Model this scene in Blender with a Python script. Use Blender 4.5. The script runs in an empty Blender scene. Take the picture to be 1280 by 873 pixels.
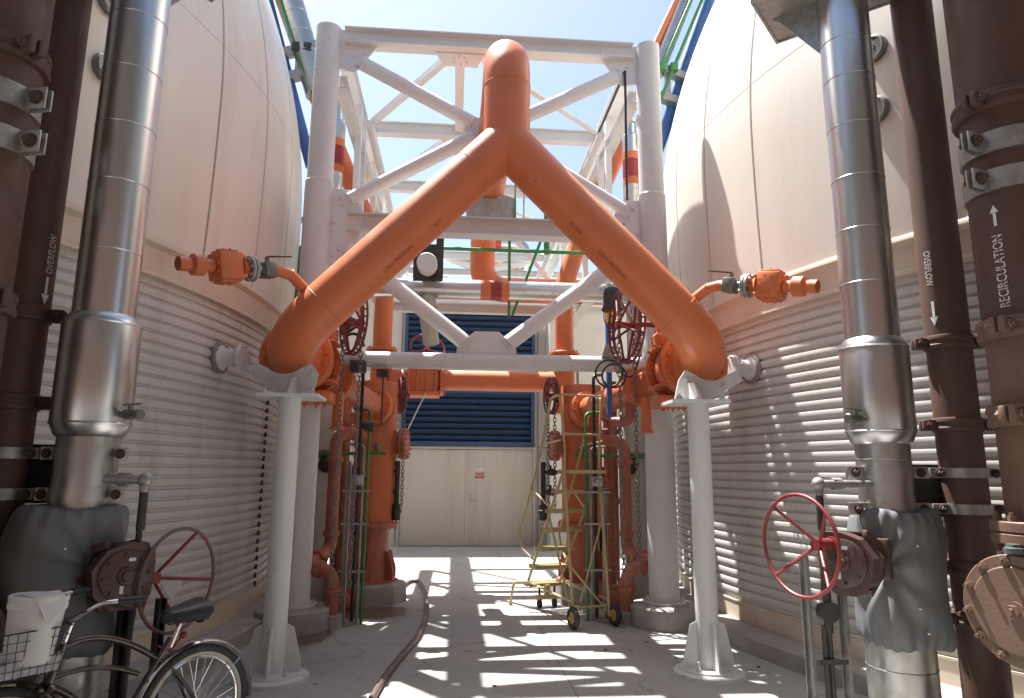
import bpy, bmesh, math, random
from mathutils import Vector as V, Matrix
PI = math.pi
rnd = random.Random(11)
scene = bpy.context.scene
COL = scene.collection
MID = 0.35                                   # the yard is mirror-symmetric about x = MID

# ------------------------------------------------------------------ materials
def _n(nt, t, **kw):
    n = nt.nodes.new(t)
    for k, v in kw.items():
        setattr(n, k, v)
    return n

def mat(name, c, rough=.5, metal=0., var=.14, sc=2.5, bump=0., bs=60, dirt=None, damt=.5, ds=3., stretch=(1, 1, 1), rvar=.12, coat=0., trans=0., spots=None, sps=16, spt=.70):
    m = bpy.data.materials.new(name); m.use_nodes = True
    nt = m.node_tree; L = nt.links.new
    bs_ = nt.nodes['Principled BSDF']
    tc = _n(nt, 'ShaderNodeNewGeometry')
    mp = _n(nt, 'ShaderNodeMapping'); mp.inputs['Scale'].default_value = stretch
    L(tc.outputs['Position'], mp.inputs['Vector'])
    no = _n(nt, 'ShaderNodeTexNoise'); no.inputs['Scale'].default_value = sc; no.inputs['Detail'].default_value = 8; no.inputs['Roughness'].default_value = .62
    L(mp.outputs[0], no.inputs['Vector'])
    mr = _n(nt, 'ShaderNodeMapRange'); mr.inputs[1].default_value = .25; mr.inputs[2].default_value = .75
    mr.inputs[3].default_value = 1 - var; mr.inputs[4].default_value = 1 + var
    L(no.outputs['Fac'], mr.inputs[0])
    mul = _n(nt, 'ShaderNodeMix', data_type='RGBA', blend_type='MULTIPLY'); mul.inputs[0].default_value = 1
    mul.inputs[6].default_value = (*c, 1); L(mr.outputs[0], mul.inputs[7])
    out = mul.outputs[2]
    if dirt:
        n2 = _n(nt, 'ShaderNodeTexNoise'); n2.inputs['Scale'].default_value = ds; n2.inputs['Detail'].default_value = 10; n2.inputs['Roughness'].default_value = .7
        L(mp.outputs[0], n2.inputs['Vector'])
        r2 = _n(nt, 'ShaderNodeMapRange'); r2.inputs[1].default_value = .50; r2.inputs[2].default_value = .72; r2.inputs[4].default_value = damt
        L(n2.outputs['Fac'], r2.inputs[0])
        mx = _n(nt, 'ShaderNodeMix', data_type='RGBA'); L(r2.outputs[0], mx.inputs[0]); L(out, mx.inputs[6]); mx.inputs[7].default_value = (*dirt, 1)
        out = mx.outputs[2]
    if spots:
        n4 = _n(nt, 'ShaderNodeTexNoise'); n4.inputs['Scale'].default_value = sps; n4.inputs['Detail'].default_value = 3
        L(tc.outputs['Position'], n4.inputs['Vector'])
        r4 = _n(nt, 'ShaderNodeMapRange'); r4.inputs[1].default_value = spt; r4.inputs[2].default_value = spt + .015; r4.inputs[4].default_value = .85
        L(n4.outputs['Fac'], r4.inputs[0])
        mx4 = _n(nt, 'ShaderNodeMix', data_type='RGBA'); L(r4.outputs[0], mx4.inputs[0]); L(out, mx4.inputs[6]); mx4.inputs[7].default_value = (*spots, 1)
        out = mx4.outputs[2]
    L(out, bs_.inputs['Base Color'])
    bs_.inputs['Metallic'].default_value = metal
    rr = _n(nt, 'ShaderNodeMapRange'); rr.inputs[1].default_value = .3; rr.inputs[2].default_value = .7
    rr.inputs[3].default_value = max(.02, rough - rvar); rr.inputs[4].default_value = min(1, rough + rvar)
    n3 = _n(nt, 'ShaderNodeTexNoise'); n3.inputs['Scale'].default_value = sc * 3.3; n3.inputs['Detail'].default_value = 6
    L(mp.outputs[0], n3.inputs['Vector']); L(n3.outputs['Fac'], rr.inputs[0]); L(rr.outputs[0], bs_.inputs['Roughness'])
    if bump:
        nb = _n(nt, 'ShaderNodeTexNoise'); nb.inputs['Scale'].default_value = bs; nb.inputs['Detail'].default_value = 5
        L(mp.outputs[0], nb.inputs['Vector'])
        b = _n(nt, 'ShaderNodeBump'); b.inputs['Strength'].default_value = bump; b.inputs['Distance'].default_value = .01
        L(nb.outputs['Fac'], b.inputs['Height']); L(b.outputs[0], bs_.inputs['Normal'])
    if coat: bs_.inputs['Coat Weight'].default_value = coat
    if trans: bs_.inputs['Transmission Weight'].default_value = trans
    return m

M = dict(
    orange=mat('orange_paint', (.60, .160, .056), .44, var=.10, sc=1.3, bump=.06, bs=90, dirt=(.42, .115, .045), damt=.35, ds=2.2, rvar=.1, spots=(.12, .055, .035), sps=13, spt=.765),
    orangeold=mat('sooty_orange_paint', (.52, .138, .05), .45, var=.12, sc=2, bump=.06, dirt=(.24, .095, .055), damt=.65, ds=3, stretch=(1, 1, .3), spots=(.12, .055, .035), sps=13, spt=.72),
    faded=mat('faded_orange_paint', (.37, .122, .074), .58, var=.2, sc=3, bump=.1, dirt=(.26, .085, .05), damt=.6, ds=4),
    white=mat('white_paint', (.65, .655, .645), .42, var=.04, sc=1.5, bump=.04, dirt=(.52, .48, .42), damt=.25, ds=3, spots=(.19, .10, .055), sps=15, spt=.735),
    whiteold=mat('weathered_white_paint', (.59, .595, .58), .5, var=.05, sc=1.5, bump=.05, dirt=(.40, .35, .29), damt=.3, ds=5, spots=(.17, .10, .06), sps=19, spt=.73),
    shell=mat('cream_cladding', (.67, .635, .565), .40, var=.06, sc=.8, bump=.10, bs=3, dirt=(.53, .475, .39), damt=.5, ds=2.6, stretch=(1, 1, .09)),
    seam=mat('seam_sealant', (.22, .155, .115), .7),
    siding=mat('grey_corrugated_siding', (.54, .53, .50), .46, var=.08, sc=1.5, dirt=(.33, .29, .24), damt=.55, ds=2.2, stretch=(1, 1, .3)),
    beige=mat('beige_flashing', (.60, .515, .41), .5, var=.09, sc=1.6, dirt=(.40, .30, .22), damt=.5, ds=2.5, stretch=(1, 1, .4)),
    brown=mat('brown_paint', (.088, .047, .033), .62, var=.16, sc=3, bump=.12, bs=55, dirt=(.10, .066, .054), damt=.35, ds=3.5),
    brownlit=mat('sunlit_dusty_brown_paint', (.15, .092, .066), .6, var=.15, sc=4, bump=.15, bs=50, dirt=(.12, .07, .05), damt=.4, ds=5),  # lighter copy of brown for the sunlit side: dust plus sunlight in the colour
    steel=mat('stainless_cladding', (.58, .58, .575), .32, 1., var=.05, sc=2, bump=.012, bs=9, stretch=(1, 1, .06), rvar=.04),
    dull=mat('dull_aluminium', (.46, .46, .44), .42, 1., var=.16, sc=4, bump=.03, bs=30, dirt=(.33, .31, .28), damt=.45, ds=5),
    galv=mat('galvanised_steel', (.36, .36, .345), .5, .7, var=.25, sc=14, bump=.05, dirt=(.27, .24, .2), damt=.5, ds=9),
    rust=mat('rusty_bolt', (.085, .055, .042), .75, .2, var=.3, sc=30),
    blanket=mat('grey_insulation_cloth', (.130, .138, .146), .66, var=.12, sc=4, bump=.25, bs=9, dirt=(.19, .175, .145), damt=.4, ds=3),
    red=mat('red_paint', (.18, .02, .024), .5, var=.15, sc=9, dirt=(.22, .035, .03), damt=.4, ds=14),
    redold=mat('worn_red_paint', (.075, .07, .06), .5, var=.1, sc=8, dirt=(.36, .03, .03), damt=1., ds=6),
    gear=mat('brown_cast_iron', (.07, .038, .03), .5, var=.2, sc=8, bump=.25, bs=60, dirt=(.05, .03, .025), damt=.5, ds=6),
    deepred=mat('shade_darkened_orange_paint', (.22, .07, .045), .55, var=.2, sc=6, dirt=(.1, .05, .04), damt=.6, ds=5),  # orange pipes in the back row, with their shade put into the colour
    black=mat('black_plastic', (.018, .018, .02), .42, var=.2, sc=10),
    rubber=mat('black_rubber', (.03, .03, .032), .8, var=.3, sc=14, dirt=(.10, .095, .085), damt=.5, ds=9),
    dark=mat('dark_iron', (.05, .047, .045), .5, .4, var=.25, sc=12),
    concrete=mat('pad_concrete', (.34, .325, .30), .85, var=.16, sc=5, bump=.25, bs=70, dirt=(.20, .18, .155), damt=.5, ds=4),
    kerb=mat('kerb_concrete', (.33, .315, .295), .85, var=.16, sc=4, bump=.25, bs=70, dirt=(.17, .15, .13), damt=.55, ds=3),
    wall=mat('building_wall_paint', (.53, .51, .47), .6, var=.05, sc=2, bump=.06, bs=120, dirt=(.46, .43, .38), damt=.4, ds=1.6, stretch=(1, 1, .15)),
    door=mat('door_paint', (.46, .43, .385), .5, var=.05, sc=3, dirt=(.36, .29, .21), damt=.55, ds=2.6, stretch=(1, 1, .07)),
    blue=mat('blue_louvre_paint', (.017, .056, .140), .45, var=.15, sc=6, dirt=(.12, .13, .12), damt=.3, ds=9),
    bluepipe=mat('blue_pipe_paint', (.045, .13, .35), .42, var=.1, sc=4, dirt=(.12, .2, .33), damt=.4, ds=4),
    green=mat('green_conduit_paint', (.045, .21, .055), .45, var=.15, sc=6),
    ladder=mat('tan_ladder_paint', (.47, .37, .185), .42, var=.12, sc=8, dirt=(.33, .26, .13), damt=.5, ds=12),
    yellow=mat('yellow_tread_edge', (.42, .29, .04), .5, var=.2, sc=14),
    void=mat('louvre_shade_black', (.012, .012, .013), .9),  # near-black that stands for the shade behind the louvre blades
    stencil=mat('white_stencil_paint', (.70, .70, .70), .6, var=.1, sc=30),
    blackink=mat('black_stencil_paint', (.02, .018, .018), .6),
    bandred=mat('dark_red_marker_band', (.30, .028, .024), .42, var=.1, sc=5),
    hose=mat('pinkish_rubber_hose', (.115, .07, .068), .45, var=.2, sc=7, dirt=(.25, .2, .19), damt=.4, ds=10),
    plastic=mat('white_plastic', (.62, .62, .60), .45, var=.06, sc=6, dirt=(.45, .44, .42), damt=.4, ds=6),
    cloth=mat('pale_rag', (.46, .47, .50), .9, var=.25, sc=18, bump=.5, bs=40),
    chrome=mat('chrome', (.72, .72, .72), .16, 1., var=.1, sc=12, rvar=.05),
    bikepaint=mat('maroon_bicycle_paint', (.026, .009, .009), .24, var=.15, sc=8, coat=.5, rvar=.06),
    saddle=mat('black_vinyl', (.02, .022, .026), .4, var=.2, sc=12, bump=.2, bs=120),
    whitewall=mat('cream_tyre_wall', (.40, .385, .34), .6, var=.12, sc=9),
    amber=mat('amber_glass', (.95, .52, .12), .12, trans=.85, var=.05),
    sign=mat('red_sign', (.36, .035, .04), .45, var=.08, sc=20),
    greytag=mat('plastic_guard_sheet', (.36, .355, .34), .5, var=.1, sc=8),
    teal=mat('teal_bolt_cap', (.085, .115, .11), .5, .3, var=.2, sc=20),
    chain=mat('galvanised_chain', (.20, .19, .175), .5, .7, var=.25, sc=20),
    brass=mat('grey_valve_casting', (.20, .205, .18), .4, .7, var=.25, sc=16),
    sludge=mat('dirty_greenish_wrap', (.44, .43, .37), .6, var=.1, sc=5, dirt=(.28, .26, .2), damt=.5, ds=5),
)

# ------------------------------------------------------------------ mesh builder
def basis(d):
    d = V(d).normalized()
    a = V((0, 0, 1)) if abs(d.z) < .9 else V((1, 0, 0))
    u = d.cross(a).normalized(); w = d.cross(u).normalized()
    return u, w, d

class MB:
    def __init__(s): s.b = bmesh.new()
    def ring(s, c, u, w, r, n, ph=0):
        return [s.b.verts.new(V(c) + u * (r * math.cos(ph + 2 * PI * i / n)) + w * (r * math.sin(ph + 2 * PI * i / n))) for i in range(n)]
    def bridge(s, A, B):
        n = len(A)
        for i in range(n):
            s.b.faces.new((A[i], A[(i + 1) % n], B[(i + 1) % n], B[i]))
    def cyl(s, p0, p1, r0, r1=None, n=24, cap=True, ph=0):
        r1 = r0 if r1 is None else r1
        p0 = V(p0); p1 = V(p1); u, w, d = basis(p1 - p0)
        A = s.ring(p0, u, w, r0, n, ph); B = s.ring(p1, u, w, r1, n, ph); s.bridge(A, B)
        if cap: s.b.faces.new(A); s.b.faces.new(B[::-1])
        return s
    def lathe(s, o, d, prof, n=32, cap=True):
        """prof: list of (distance along d, radius)"""
        o = V(o); u, w, d = basis(d); rs = []
        for t, r in prof: rs.append(s.ring(o + d * t, u, w, max(r, 1e-4), n))
        for a, b in zip(rs, rs[1:]): s.bridge(a, b)
        if cap: s.b.faces.new(rs[0]); s.b.faces.new(rs[-1][::-1])
        return s
    def tube(s, pts, r, n=12, closed=False, cap=True):
        pts = [V(p) for p in pts]; N = len(pts)
        rr = r if isinstance(r, (list, tuple)) else [r] * N
        tan = []
        for i in range(N):
            a = pts[(i - 1) % N] if (closed or i > 0) else pts[i]
            b = pts[(i + 1) % N] if (closed or i < N - 1) else pts[i]
            t = (b - a); tan.append(t.normalized() if t.length > 1e-9 else V((0, 0, 1)))
        u, w, _ = basis(tan[0]); rs = []
        for i in range(N):
            t = tan[i]; u = (u - t * u.dot(t)).normalized(); w = t.cross(u)
            rs.append(s.ring(pts[i], u, w, rr[i], n))
        for a, b in zip(rs, rs[1:]): s.bridge(a, b)
        if closed:
            A, B = rs[-1], rs[0]
            k = min(range(n), key=lambda k: (B[k].co - A[0].co).length)
            s.bridge(A, B[k:] + B[:k])
        elif cap: s.b.faces.new(rs[0]); s.b.faces.new(rs[-1][::-1])
        return s
    def box(s, c, size, R=None, bev=0.):
        c = V(c); hx, hy, hz = [q / 2 for q in size]
        vs = [V((x * hx, y * hy, z * hz)) for x in (-1, 1) for y in (-1, 1) for z in (-1, 1)]
        if R is not None: vs = [R @ v for v in vs]
        vs = [s.b.verts.new(c + v) for v in vs]
        fs = [s.b.faces.new([vs[i] for i in f]) for f in ((0, 1, 3, 2), (4, 6, 7, 5), (0, 4, 5, 1), (2, 3, 7, 6), (0, 2, 6, 4), (1, 5, 7, 3))]
        if bev:
            es = list({e for f in fs for e in f.edges})
            bmesh.ops.bevel(s.b, geom=es, offset=bev, segments=2, affect='EDGES', profile=.5)
        return s
    def bar(s, p0, p1, w, h, up=(0, 0, 1), bev=0.):
        """rectangular bar; h along 'up', w across"""
        p0 = V(p0); p1 = V(p1); d = (p1 - p0).normalized(); up = V(up); up = (up - d * up.dot(d)).normalized(); sd = d.cross(up)
        R = Matrix((d, sd, up)).transposed()
        return s.box((p0 + p1) / 2, ((p1 - p0).length, w, h), R, bev)
    def ibeam(s, p0, p1, w, h, t=.014, up=(0, 0, 1)):
        p0 = V(p0); p1 = V(p1); d = (p1 - p0).normalized(); up = V(up); up = (up - d * up.dot(d)).normalized(); sd = d.cross(up)
        a, b, c = w / 2, h / 2, t / 2
        pr = [(-a, -b), (a, -b), (a, -b + t), (c, -b + t), (c, b - t), (a, b - t), (a, b), (-a, b), (-a, b - t), (-c, b - t), (-c, -b + t), (-a, -b + t)]
        return s.extr([p0 + sd * x + up * y for x, y in pr], p1 - p0)
    def angle(s, p0, p1, w, t=.01, up=(0, 0, 1)):
        p0 = V(p0); p1 = V(p1); d = (p1 - p0).normalized(); up = V(up); up = (up - d * up.dot(d)).normalized(); sd = d.cross(up)
        pr = [(0, 0), (w, 0), (w, t), (t, t), (t, w), (0, w)]
        return s.extr([p0 + sd * x + up * y for x, y in pr], p1 - p0)
    def channel(s, p0, p1, w, h, t=.006, up=(0, 0, 1)):
        p0 = V(p0); p1 = V(p1); d = (p1 - p0).normalized(); up = V(up); up = (up - d * up.dot(d)).normalized(); sd = d.cross(up)
        a, b = w / 2, h / 2
        pr = [(-a, -b), (a, -b), (a, b), (a - t, b), (a - t, -b + t), (-a + t, -b + t), (-a + t, b), (-a, b)]
        return s.extr([p0 + sd * x + up * y for x, y in pr], p1 - p0)
    def extr(s, poly, vec):
        """closed polygon (world points) pushed along vec"""
        vec = V(vec); A = [s.b.verts.new(V(p)) for p in poly]; B = [s.b.verts.new(V(p) + vec) for p in poly]
        s.bridge(A, B); s.b.faces.new(A[::-1]); s.b.faces.new(B)
        return s
    def plate(s, poly, nrm, t):
        nrm = V(nrm).normalized()
        return s.extr([V(p) - nrm * (t / 2) for p in poly], nrm * t)
    def torus(s, c, axis, R, r, n=40, m=10, a0=0., a1=None):
        u, w, d = basis(axis); c = V(c)
        if a1 is None:
            return s.tube([c + u * (R * math.cos(2 * PI * i / n)) + w * (R * math.sin(2 * PI * i / n)) for i in range(n)], r, m, closed=True)
        return s.tube([c + u * (R * math.cos(a0 + (a1 - a0) * i / n)) + w * (R * math.sin(a0 + (a1 - a0) * i / n)) for i in range(n + 1)], r, m)
    def sphere(s, c, r, n=16, sq=(1, 1, 1)):
        rs = bmesh.ops.create_uvsphere(s.b, u_segments=n, v_segments=max(6, n // 2), radius=1)
        for v in rs['verts']: v.co = V(c) + V((v.co.x * r * sq[0], v.co.y * r * sq[1], v.co.z * r * sq[2]))
        return s
    def hexbolt(s, p, d, r=.015, h=.018, washer=True):
        d = V(d).normalized(); p = V(p)
        if washer: s.cyl(p, p + d * (h * .25), r * 1.35, n=12)
        s.cyl(p, p + d * h, r, n=6)
        s.cyl(p + d * h, p + d * (h * 1.6), r * .55, n=8)
        return s
    def bolts(s, c, d, R, n, r=.014, h=.018, ph=.1):
        u, w, d = basis(d)
        for i in range(n):
            a = ph + 2 * PI * i / n
            s.hexbolt(V(c) + u * (R * math.cos(a)) + w * (R * math.sin(a)), d, r, h, False)
        return s
    def flange(s, c, d, R, t, n=0, br=.014, bh=.018, bR=None, seg=40):
        """disc centred on c with thickness t along d and bolt heads on both faces"""
        d = V(d).normalized(); c = V(c); e = min(.006, t * .2)
        s.lathe(c - d * (t / 2), d, [(0, R - e), (e, R), (t - e, R), (t, R - e)], seg)
        if n:
            bR = bR or R * .86
            s.bolts(c + d * (t / 2), d, bR, n, br, bh); s.bolts(c - d * (t / 2), -d, bR, n, br, bh)
        return s

def bend(pts, rad, seg=8):
    """polyline with rounded corners; rad is one value or one per inner point"""
    pts = [V(p) for p in pts]; out = [pts[0]]
    for i in range(1, len(pts) - 1):
        r = rad[i - 1] if isinstance(rad, (list, tuple)) else rad
        a = (pts[i - 1] - pts[i]).normalized(); b = (pts[i + 1] - pts[i]).normalized()
        ang = a.angle(b)
        if r <= 0 or ang > PI - .01: out.append(pts[i]); continue
        t = r / math.tan(ang / 2)
        t = min(t, (pts[i - 1] - pts[i]).length * .98, (pts[i + 1] - pts[i]).length * .98); r = t * math.tan(ang / 2)
        c = pts[i] + (a + b).normalized() * (r / math.sin(ang / 2))
        s0 = pts[i] + a * t - c; s1 = pts[i] + b * t - c; tot = s0.angle(s1); ax = s0.cross(s1).normalized()
        for k in range(seg + 1):
            out.append(c + Matrix.Rotation(tot * k / seg, 3, ax) @ s0)
    out.append(pts[-1])
    return out

def root_of(o):
    while o.parent: o = o.parent
    return o

def mesh_of(name, mb, off, smooth=35):
    b = mb.b
    bmesh.ops.recalc_face_normals(b, faces=b.faces[:])
    if off.length: bmesh.ops.translate(b, verts=b.verts[:], vec=-off)
    me = bpy.data.meshes.new(name); b.to_mesh(me); b.free()
    if smooth:
        me.polygons.foreach_set('use_smooth', [True] * len(me.polygons))
        me.set_sharp_from_angle(angle=math.radians(smooth))
    return me

def obj(name, mb, m, parent, label=None, kind=None, smooth=35):
    off = root_of(parent).location.copy()
    me = mesh_of(name, mb, off, smooth)
    o = bpy.data.objects.new(name, me); COL.objects.link(o); o.parent = parent
    me.materials.append(M[m] if isinstance(m, str) else m)
    if label: o['label'] = label
    if kind: o['kind'] = kind
    return o

def thing(name, label, cat, loc, group=None):
    o = bpy.data.objects.new(name, None); COL.objects.link(o); o.location = V(loc); o.empty_display_size = .1
    o['label'] = label; o['category'] = cat
    if group: o['group'] = group
    return o

def solo(name, mb, m, label, cat, group=None, kind=None, smooth=35):
    vs = mb.b.verts
    lo = [min(v.co[i] for v in vs) for i in range(3)]; hi = [max(v.co[i] for v in vs) for i in range(3)]
    off = V(((lo[0] + hi[0]) / 2, (lo[1] + hi[1]) / 2, lo[2]))
    me = mesh_of(name, mb, off, smooth); o = bpy.data.objects.new(name, me); COL.objects.link(o); o.location = off
    me.materials.append(M[m] if isinstance(m, str) else m)
    if label: o['label'] = label
    if cat: o['category'] = cat
    if group: o['group'] = group
    if kind: o['kind'] = kind
    return o

def lettering(text, size, parent, p, rd, n, r, m, name='lettering', stencil=True, squeeze=1.):
    """text painted on a cylinder: p = point on the axis, rd = reading direction (along the axis), n = outward normal at the text, r = radius"""
    cu = bpy.data.curves.new('txt', 'FONT'); cu.body = text; cu.size = size; cu.align_x = 'CENTER'; cu.align_y = 'CENTER'; cu.resolution_u = 3
    t = bpy.data.objects.new('txt', cu); COL.objects.link(t)
    dg = bpy.context.evaluated_depsgraph_get(); me = bpy.data.meshes.new_from_object(t.evaluated_get(dg))
    bpy.data.objects.remove(t); mb = MB(); mb.b.from_mesh(me); b = mb.b
    bmesh.ops.triangulate(b, faces=b.faces[:])
    for k in range(-5, 6):
        bmesh.ops.bisect_plane(b, geom=b.verts[:] + b.edges[:] + b.faces[:], plane_co=(0, k * size * .08, 0), plane_no=(0, 1, 0))
    if stencil:
        g = size * .035
        for y in (-g, g): bmesh.ops.bisect_plane(b, geom=b.verts[:] + b.edges[:] + b.faces[:], plane_co=(0, y, 0), plane_no=(0, 1, 0))
        bmesh.ops.delete(b, geom=[f for f in b.faces if abs(f.calc_center_median().y) < g * .98], context='FACES')
    rd = V(rd).normalized(); n = V(n); n = (n - rd * n.dot(rd)).normalized(); up = n.cross(rd)
    for v in b.verts:
        u, w = v.co.x * squeeze, v.co.y
        if r: v.co = V(p) + rd * u + n * (r * math.cos(w / r)) + up * (r * math.sin(w / r))
        else: v.co = V(p) + rd * u + up * w
    return obj(name, mb, m, parent, smooth=0)

def arrow(parent, p, rd, n, r, ln, w, m):
    mb = MB(); rd = V(rd).normalized(); n = V(n); n = (n - rd * n.dot(rd)).normalized(); up = n.cross(rd)
    def pt(u, q): return V(p) + rd * u + n * (r * math.cos(q / r)) + up * (r * math.sin(q / r))
    a = [pt(-ln / 2, -w * .17), pt(ln * .15, -w * .17), pt(ln * .15, w * .17), pt(-ln / 2, w * .17)]
    mb.b.faces.new([mb.b.verts.new(q) for q in a])
    h = [pt(ln * .12, -w / 2), pt(ln / 2, 0), pt(ln * .12, w / 2), pt(ln * .17, 0)]
    mb.b.faces.new([mb.b.verts.new(q + n * .0006) for q in h])
    return obj('flow_arrow', mb, m, parent, smooth=0)

def X(s, x): return x if s > 0 else 2 * MID - x
def P3(s, x, y, z): return V((X(s, x), y, z))
def D3(s, x, y, z): return V((s * x, y, z))

# ------------------------------------------------------------------ camera, light, sky
cam = bpy.data.cameras.new('camera'); co = bpy.data.objects.new('camera', cam); COL.objects.link(co); scene.camera = co
yaw, pit, rol = math.radians(4.7), math.radians(10.7), math.radians(.44)
f = V((math.sin(yaw) * math.cos(pit), math.cos(yaw) * math.cos(pit), math.sin(pit)))
r_ = V((math.cos(yaw), -math.sin(yaw), 0)); u_ = r_.cross(f)
r2 = r_ * math.cos(rol) + u_ * math.sin(rol); u2 = u_ * math.cos(rol) - r_ * math.sin(rol)
co.matrix_world = Matrix(((r2.x, u2.x, -f.x, 0), (r2.y, u2.y, -f.y, 0), (r2.z, u2.z, -f.z, 1.62), (0, 0, 0, 1)))
cam.sensor_width = 36; cam.sensor_fit = 'HORIZONTAL'; cam.lens = 36 * 866 / 1280; cam.shift_y = -10 / 1280
cam.clip_start = .05; cam.clip_end = 1000

sun_to = V((-.245, .33, 1)).normalized()
el = math.asin(sun_to.z); az = math.atan2(sun_to.x, sun_to.y)
sl = bpy.data.lights.new('sun', 'SUN'); so = bpy.data.objects.new('sun', sl); COL.objects.link(so)
so.rotation_euler = sun_to.to_track_quat('Z', 'Y').to_euler(); so.location = (0, 0, 30)
sl.energy = 5.0; sl.angle = math.radians(.53); sl.color = (1, .965, .915)
w = bpy.data.worlds.new('World'); scene.world = w; w.use_nodes = True
bg = w.node_tree.nodes['Background']; sky = w.node_tree.nodes.new('ShaderNodeTexSky')
sky.sky_type = 'NISHITA'; sky.sun_disc = False; sky.sun_elevation = el; sky.sun_rotation = az
sky.air_density = 1.0; sky.dust_density = 2.2; sky.ozone_density = 1.2
hs = w.node_tree.nodes.new('ShaderNodeHueSaturation'); hs.inputs['Saturation'].default_value = .98; hs.inputs['Hue'].default_value = .497
w.node_tree.links.new(sky.outputs[0], hs.inputs['Color']); w.node_tree.links.new(hs.outputs[0], bg.inputs[0]); bg.inputs[1].default_value = .08
scene.view_settings.view_transform = 'Standard'; scene.view_settings.look = 'None'
scene.view_settings.exposure = 1.62; scene.view_settings.gamma = 1
scene.render.engine = 'CYCLES'; scene.cycles.max_bounces = 8; scene.cycles.diffuse_bounces = 5
scene.cycles.use_denoising = True
try: scene.cycles.sample_clamp_indirect = 8
except Exception: pass

# ------------------------------------------------------------------ ground
def ground_material():
    m = bpy.data.materials.new('yard_concrete'); m.use_nodes = True; nt = m.node_tree; L = nt.links.new
    bs = nt.nodes['Principled BSDF']; g = _n(nt, 'ShaderNodeNewGeometry')
    def noise(sc, det=8, ro=.6):
        n = _n(nt, 'ShaderNodeTexNoise'); n.inputs['Scale'].default_value = sc; n.inputs['Detail'].default_value = det; n.inputs['Roughness'].default_value = ro
        L(g.outputs['Position'], n.inputs['Vector']); return n.outputs['Fac']
    def rng(i, a, b, c, d):
        r = _n(nt, 'ShaderNodeMapRange'); r.inputs[1].default_value = a; r.inputs[2].default_value = b; r.inputs[3].default_value = c; r.inputs[4].default_value = d
        L(i, r.inputs[0]); return r.outputs[0]
    def mix(fac, a, b):
        x = _n(nt, 'ShaderNodeMix', data_type='RGBA'); L(fac, x.inputs[0])
        (L(a, x.inputs[6]) if not isinstance(a, tuple) else setattr(x.inputs[6], 'default_value', a))
        (L(b, x.inputs[7]) if not isinstance(b, tuple) else setattr(x.inputs[7], 'default_value', b)); return x.outputs[2]
    def mth(op, a, b):
        x = _n(nt, 'ShaderNodeMath', operation=op)
        for i, q in enumerate((a, b)):
            if isinstance(q, (int, float)): x.inputs[i].default_value = q
            else: L(q, x.inputs[i])
        return x.outputs[0]
    base = mix(rng(noise(.7), .3, .7, 0, 1), (.30, .295, .28, 1), (.385, .38, .365, 1))
    base = mix(rng(noise(7, 10, .75), .52, .75, 0, .45), base, (.20, .19, .175, 1))
    base = mix(rng(noise(38, 4), .62, .75, 0, .35), base, (.16, .15, .14, 1))
    sp = _n(nt, 'ShaderNodeSeparateXYZ'); L(g.outputs['Position'], sp.inputs[0])
    def blob(cx, cy, rx, ry, edge):
        dx = mth('DIVIDE', mth('SUBTRACT', sp.outputs[0], cx), rx); dy = mth('DIVIDE', mth('SUBTRACT', sp.outputs[1], cy), ry)
        d = mth('ADD', mth('MULTIPLY', dx, dx), mth('MULTIPLY', dy, dy))
        d = mth('ADD', d, mth('MULTIPLY', mth('SUBTRACT', noise(3.2, 8, .7), .5), 2.6))
        return rng(d, 1 - edge, 1 + edge, 1, 0)
    wet = mth('MAXIMUM', blob(-.86, 8.62, .52, .40, .3), blob(-1.45, 7.6, .26, .75, .3))
    base = mix(mth('MULTIPLY', wet, .8), base, (.095, .062, .034, 1))
    base = mix(mth('MULTIPLY', blob(-.9, 8.6, .35, .3, .5), .5), base, (.16, .085, .03, 1))
    # hairline cracks and dark spots
    vo = _n(nt, 'ShaderNodeTexVoronoi', feature='DISTANCE_TO_EDGE'); vo.inputs['Scale'].default_value = .42
    dv = _n(nt, 'ShaderNodeVectorMath', operation='ADD'); nv_ = _n(nt, 'ShaderNodeTexNoise'); nv_.inputs['Scale'].default_value = 1.6; nv_.inputs['Detail'].default_value = 6
    L(g.outputs['Position'], nv_.inputs['Vector']); L(g.outputs['Position'], dv.inputs[0]); L(nv_.outputs['Color'], dv.inputs[1]); L(dv.outputs[0], vo.inputs['Vector'])
    base = mix(mth('MULTIPLY', rng(vo.outputs['Distance'], .0015, .005, 1, 0), .5), base, (.10, .095, .085, 1))
    base = mix(rng(noise(2.3, 3), .66, .70, 0, .55), base, (.17, .16, .14, 1))
    base = mix(rng(noise(11, 2), .70, .72, 0, .6), base, (.12, .11, .10, 1))
    # sawn control joints
    def joint(coord, step, off):
        q = mth('ABSOLUTE', mth('SUBTRACT', mth('MODULO', mth('ADD', coord, off + 300), step), step / 2), 0)
        return rng(q, .004, .009, 1, 0)
    j = mth('MAXIMUM', joint(sp.outputs[0], 3.2, 1.45), joint(sp.outputs[1], 3.4, .6))
    base = mix(mth('MULTIPLY', j, .6), base, (.12, .11, .10, 1))
    L(base, bs.inputs['Base Color'])
    ro = mix(wet, (.78, .78, .78, 1), (.2, .2, .2, 1)); L(ro, bs.inputs['Roughness'])
    b = _n(nt, 'ShaderNodeBump'); b.inputs['Strength'].default_value = .18; b.inputs['Distance'].default_value = .01
    L(noise(45, 6), b.inputs['Height']); L(b.outputs[0], bs.inputs['Normal'])
    return m
gb = MB()
gb.b.faces.new([gb.b.verts.new(p) for p in ((-300, -300, 0), (300, -300, 0), (300, 300, 0), (-300, 300, 0))])
go = solo('ground', gb, ground_material(), None, None, kind='structure', smooth=0)
go['label'] = 'grey concrete yard slab with a brown wet stain'

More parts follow.
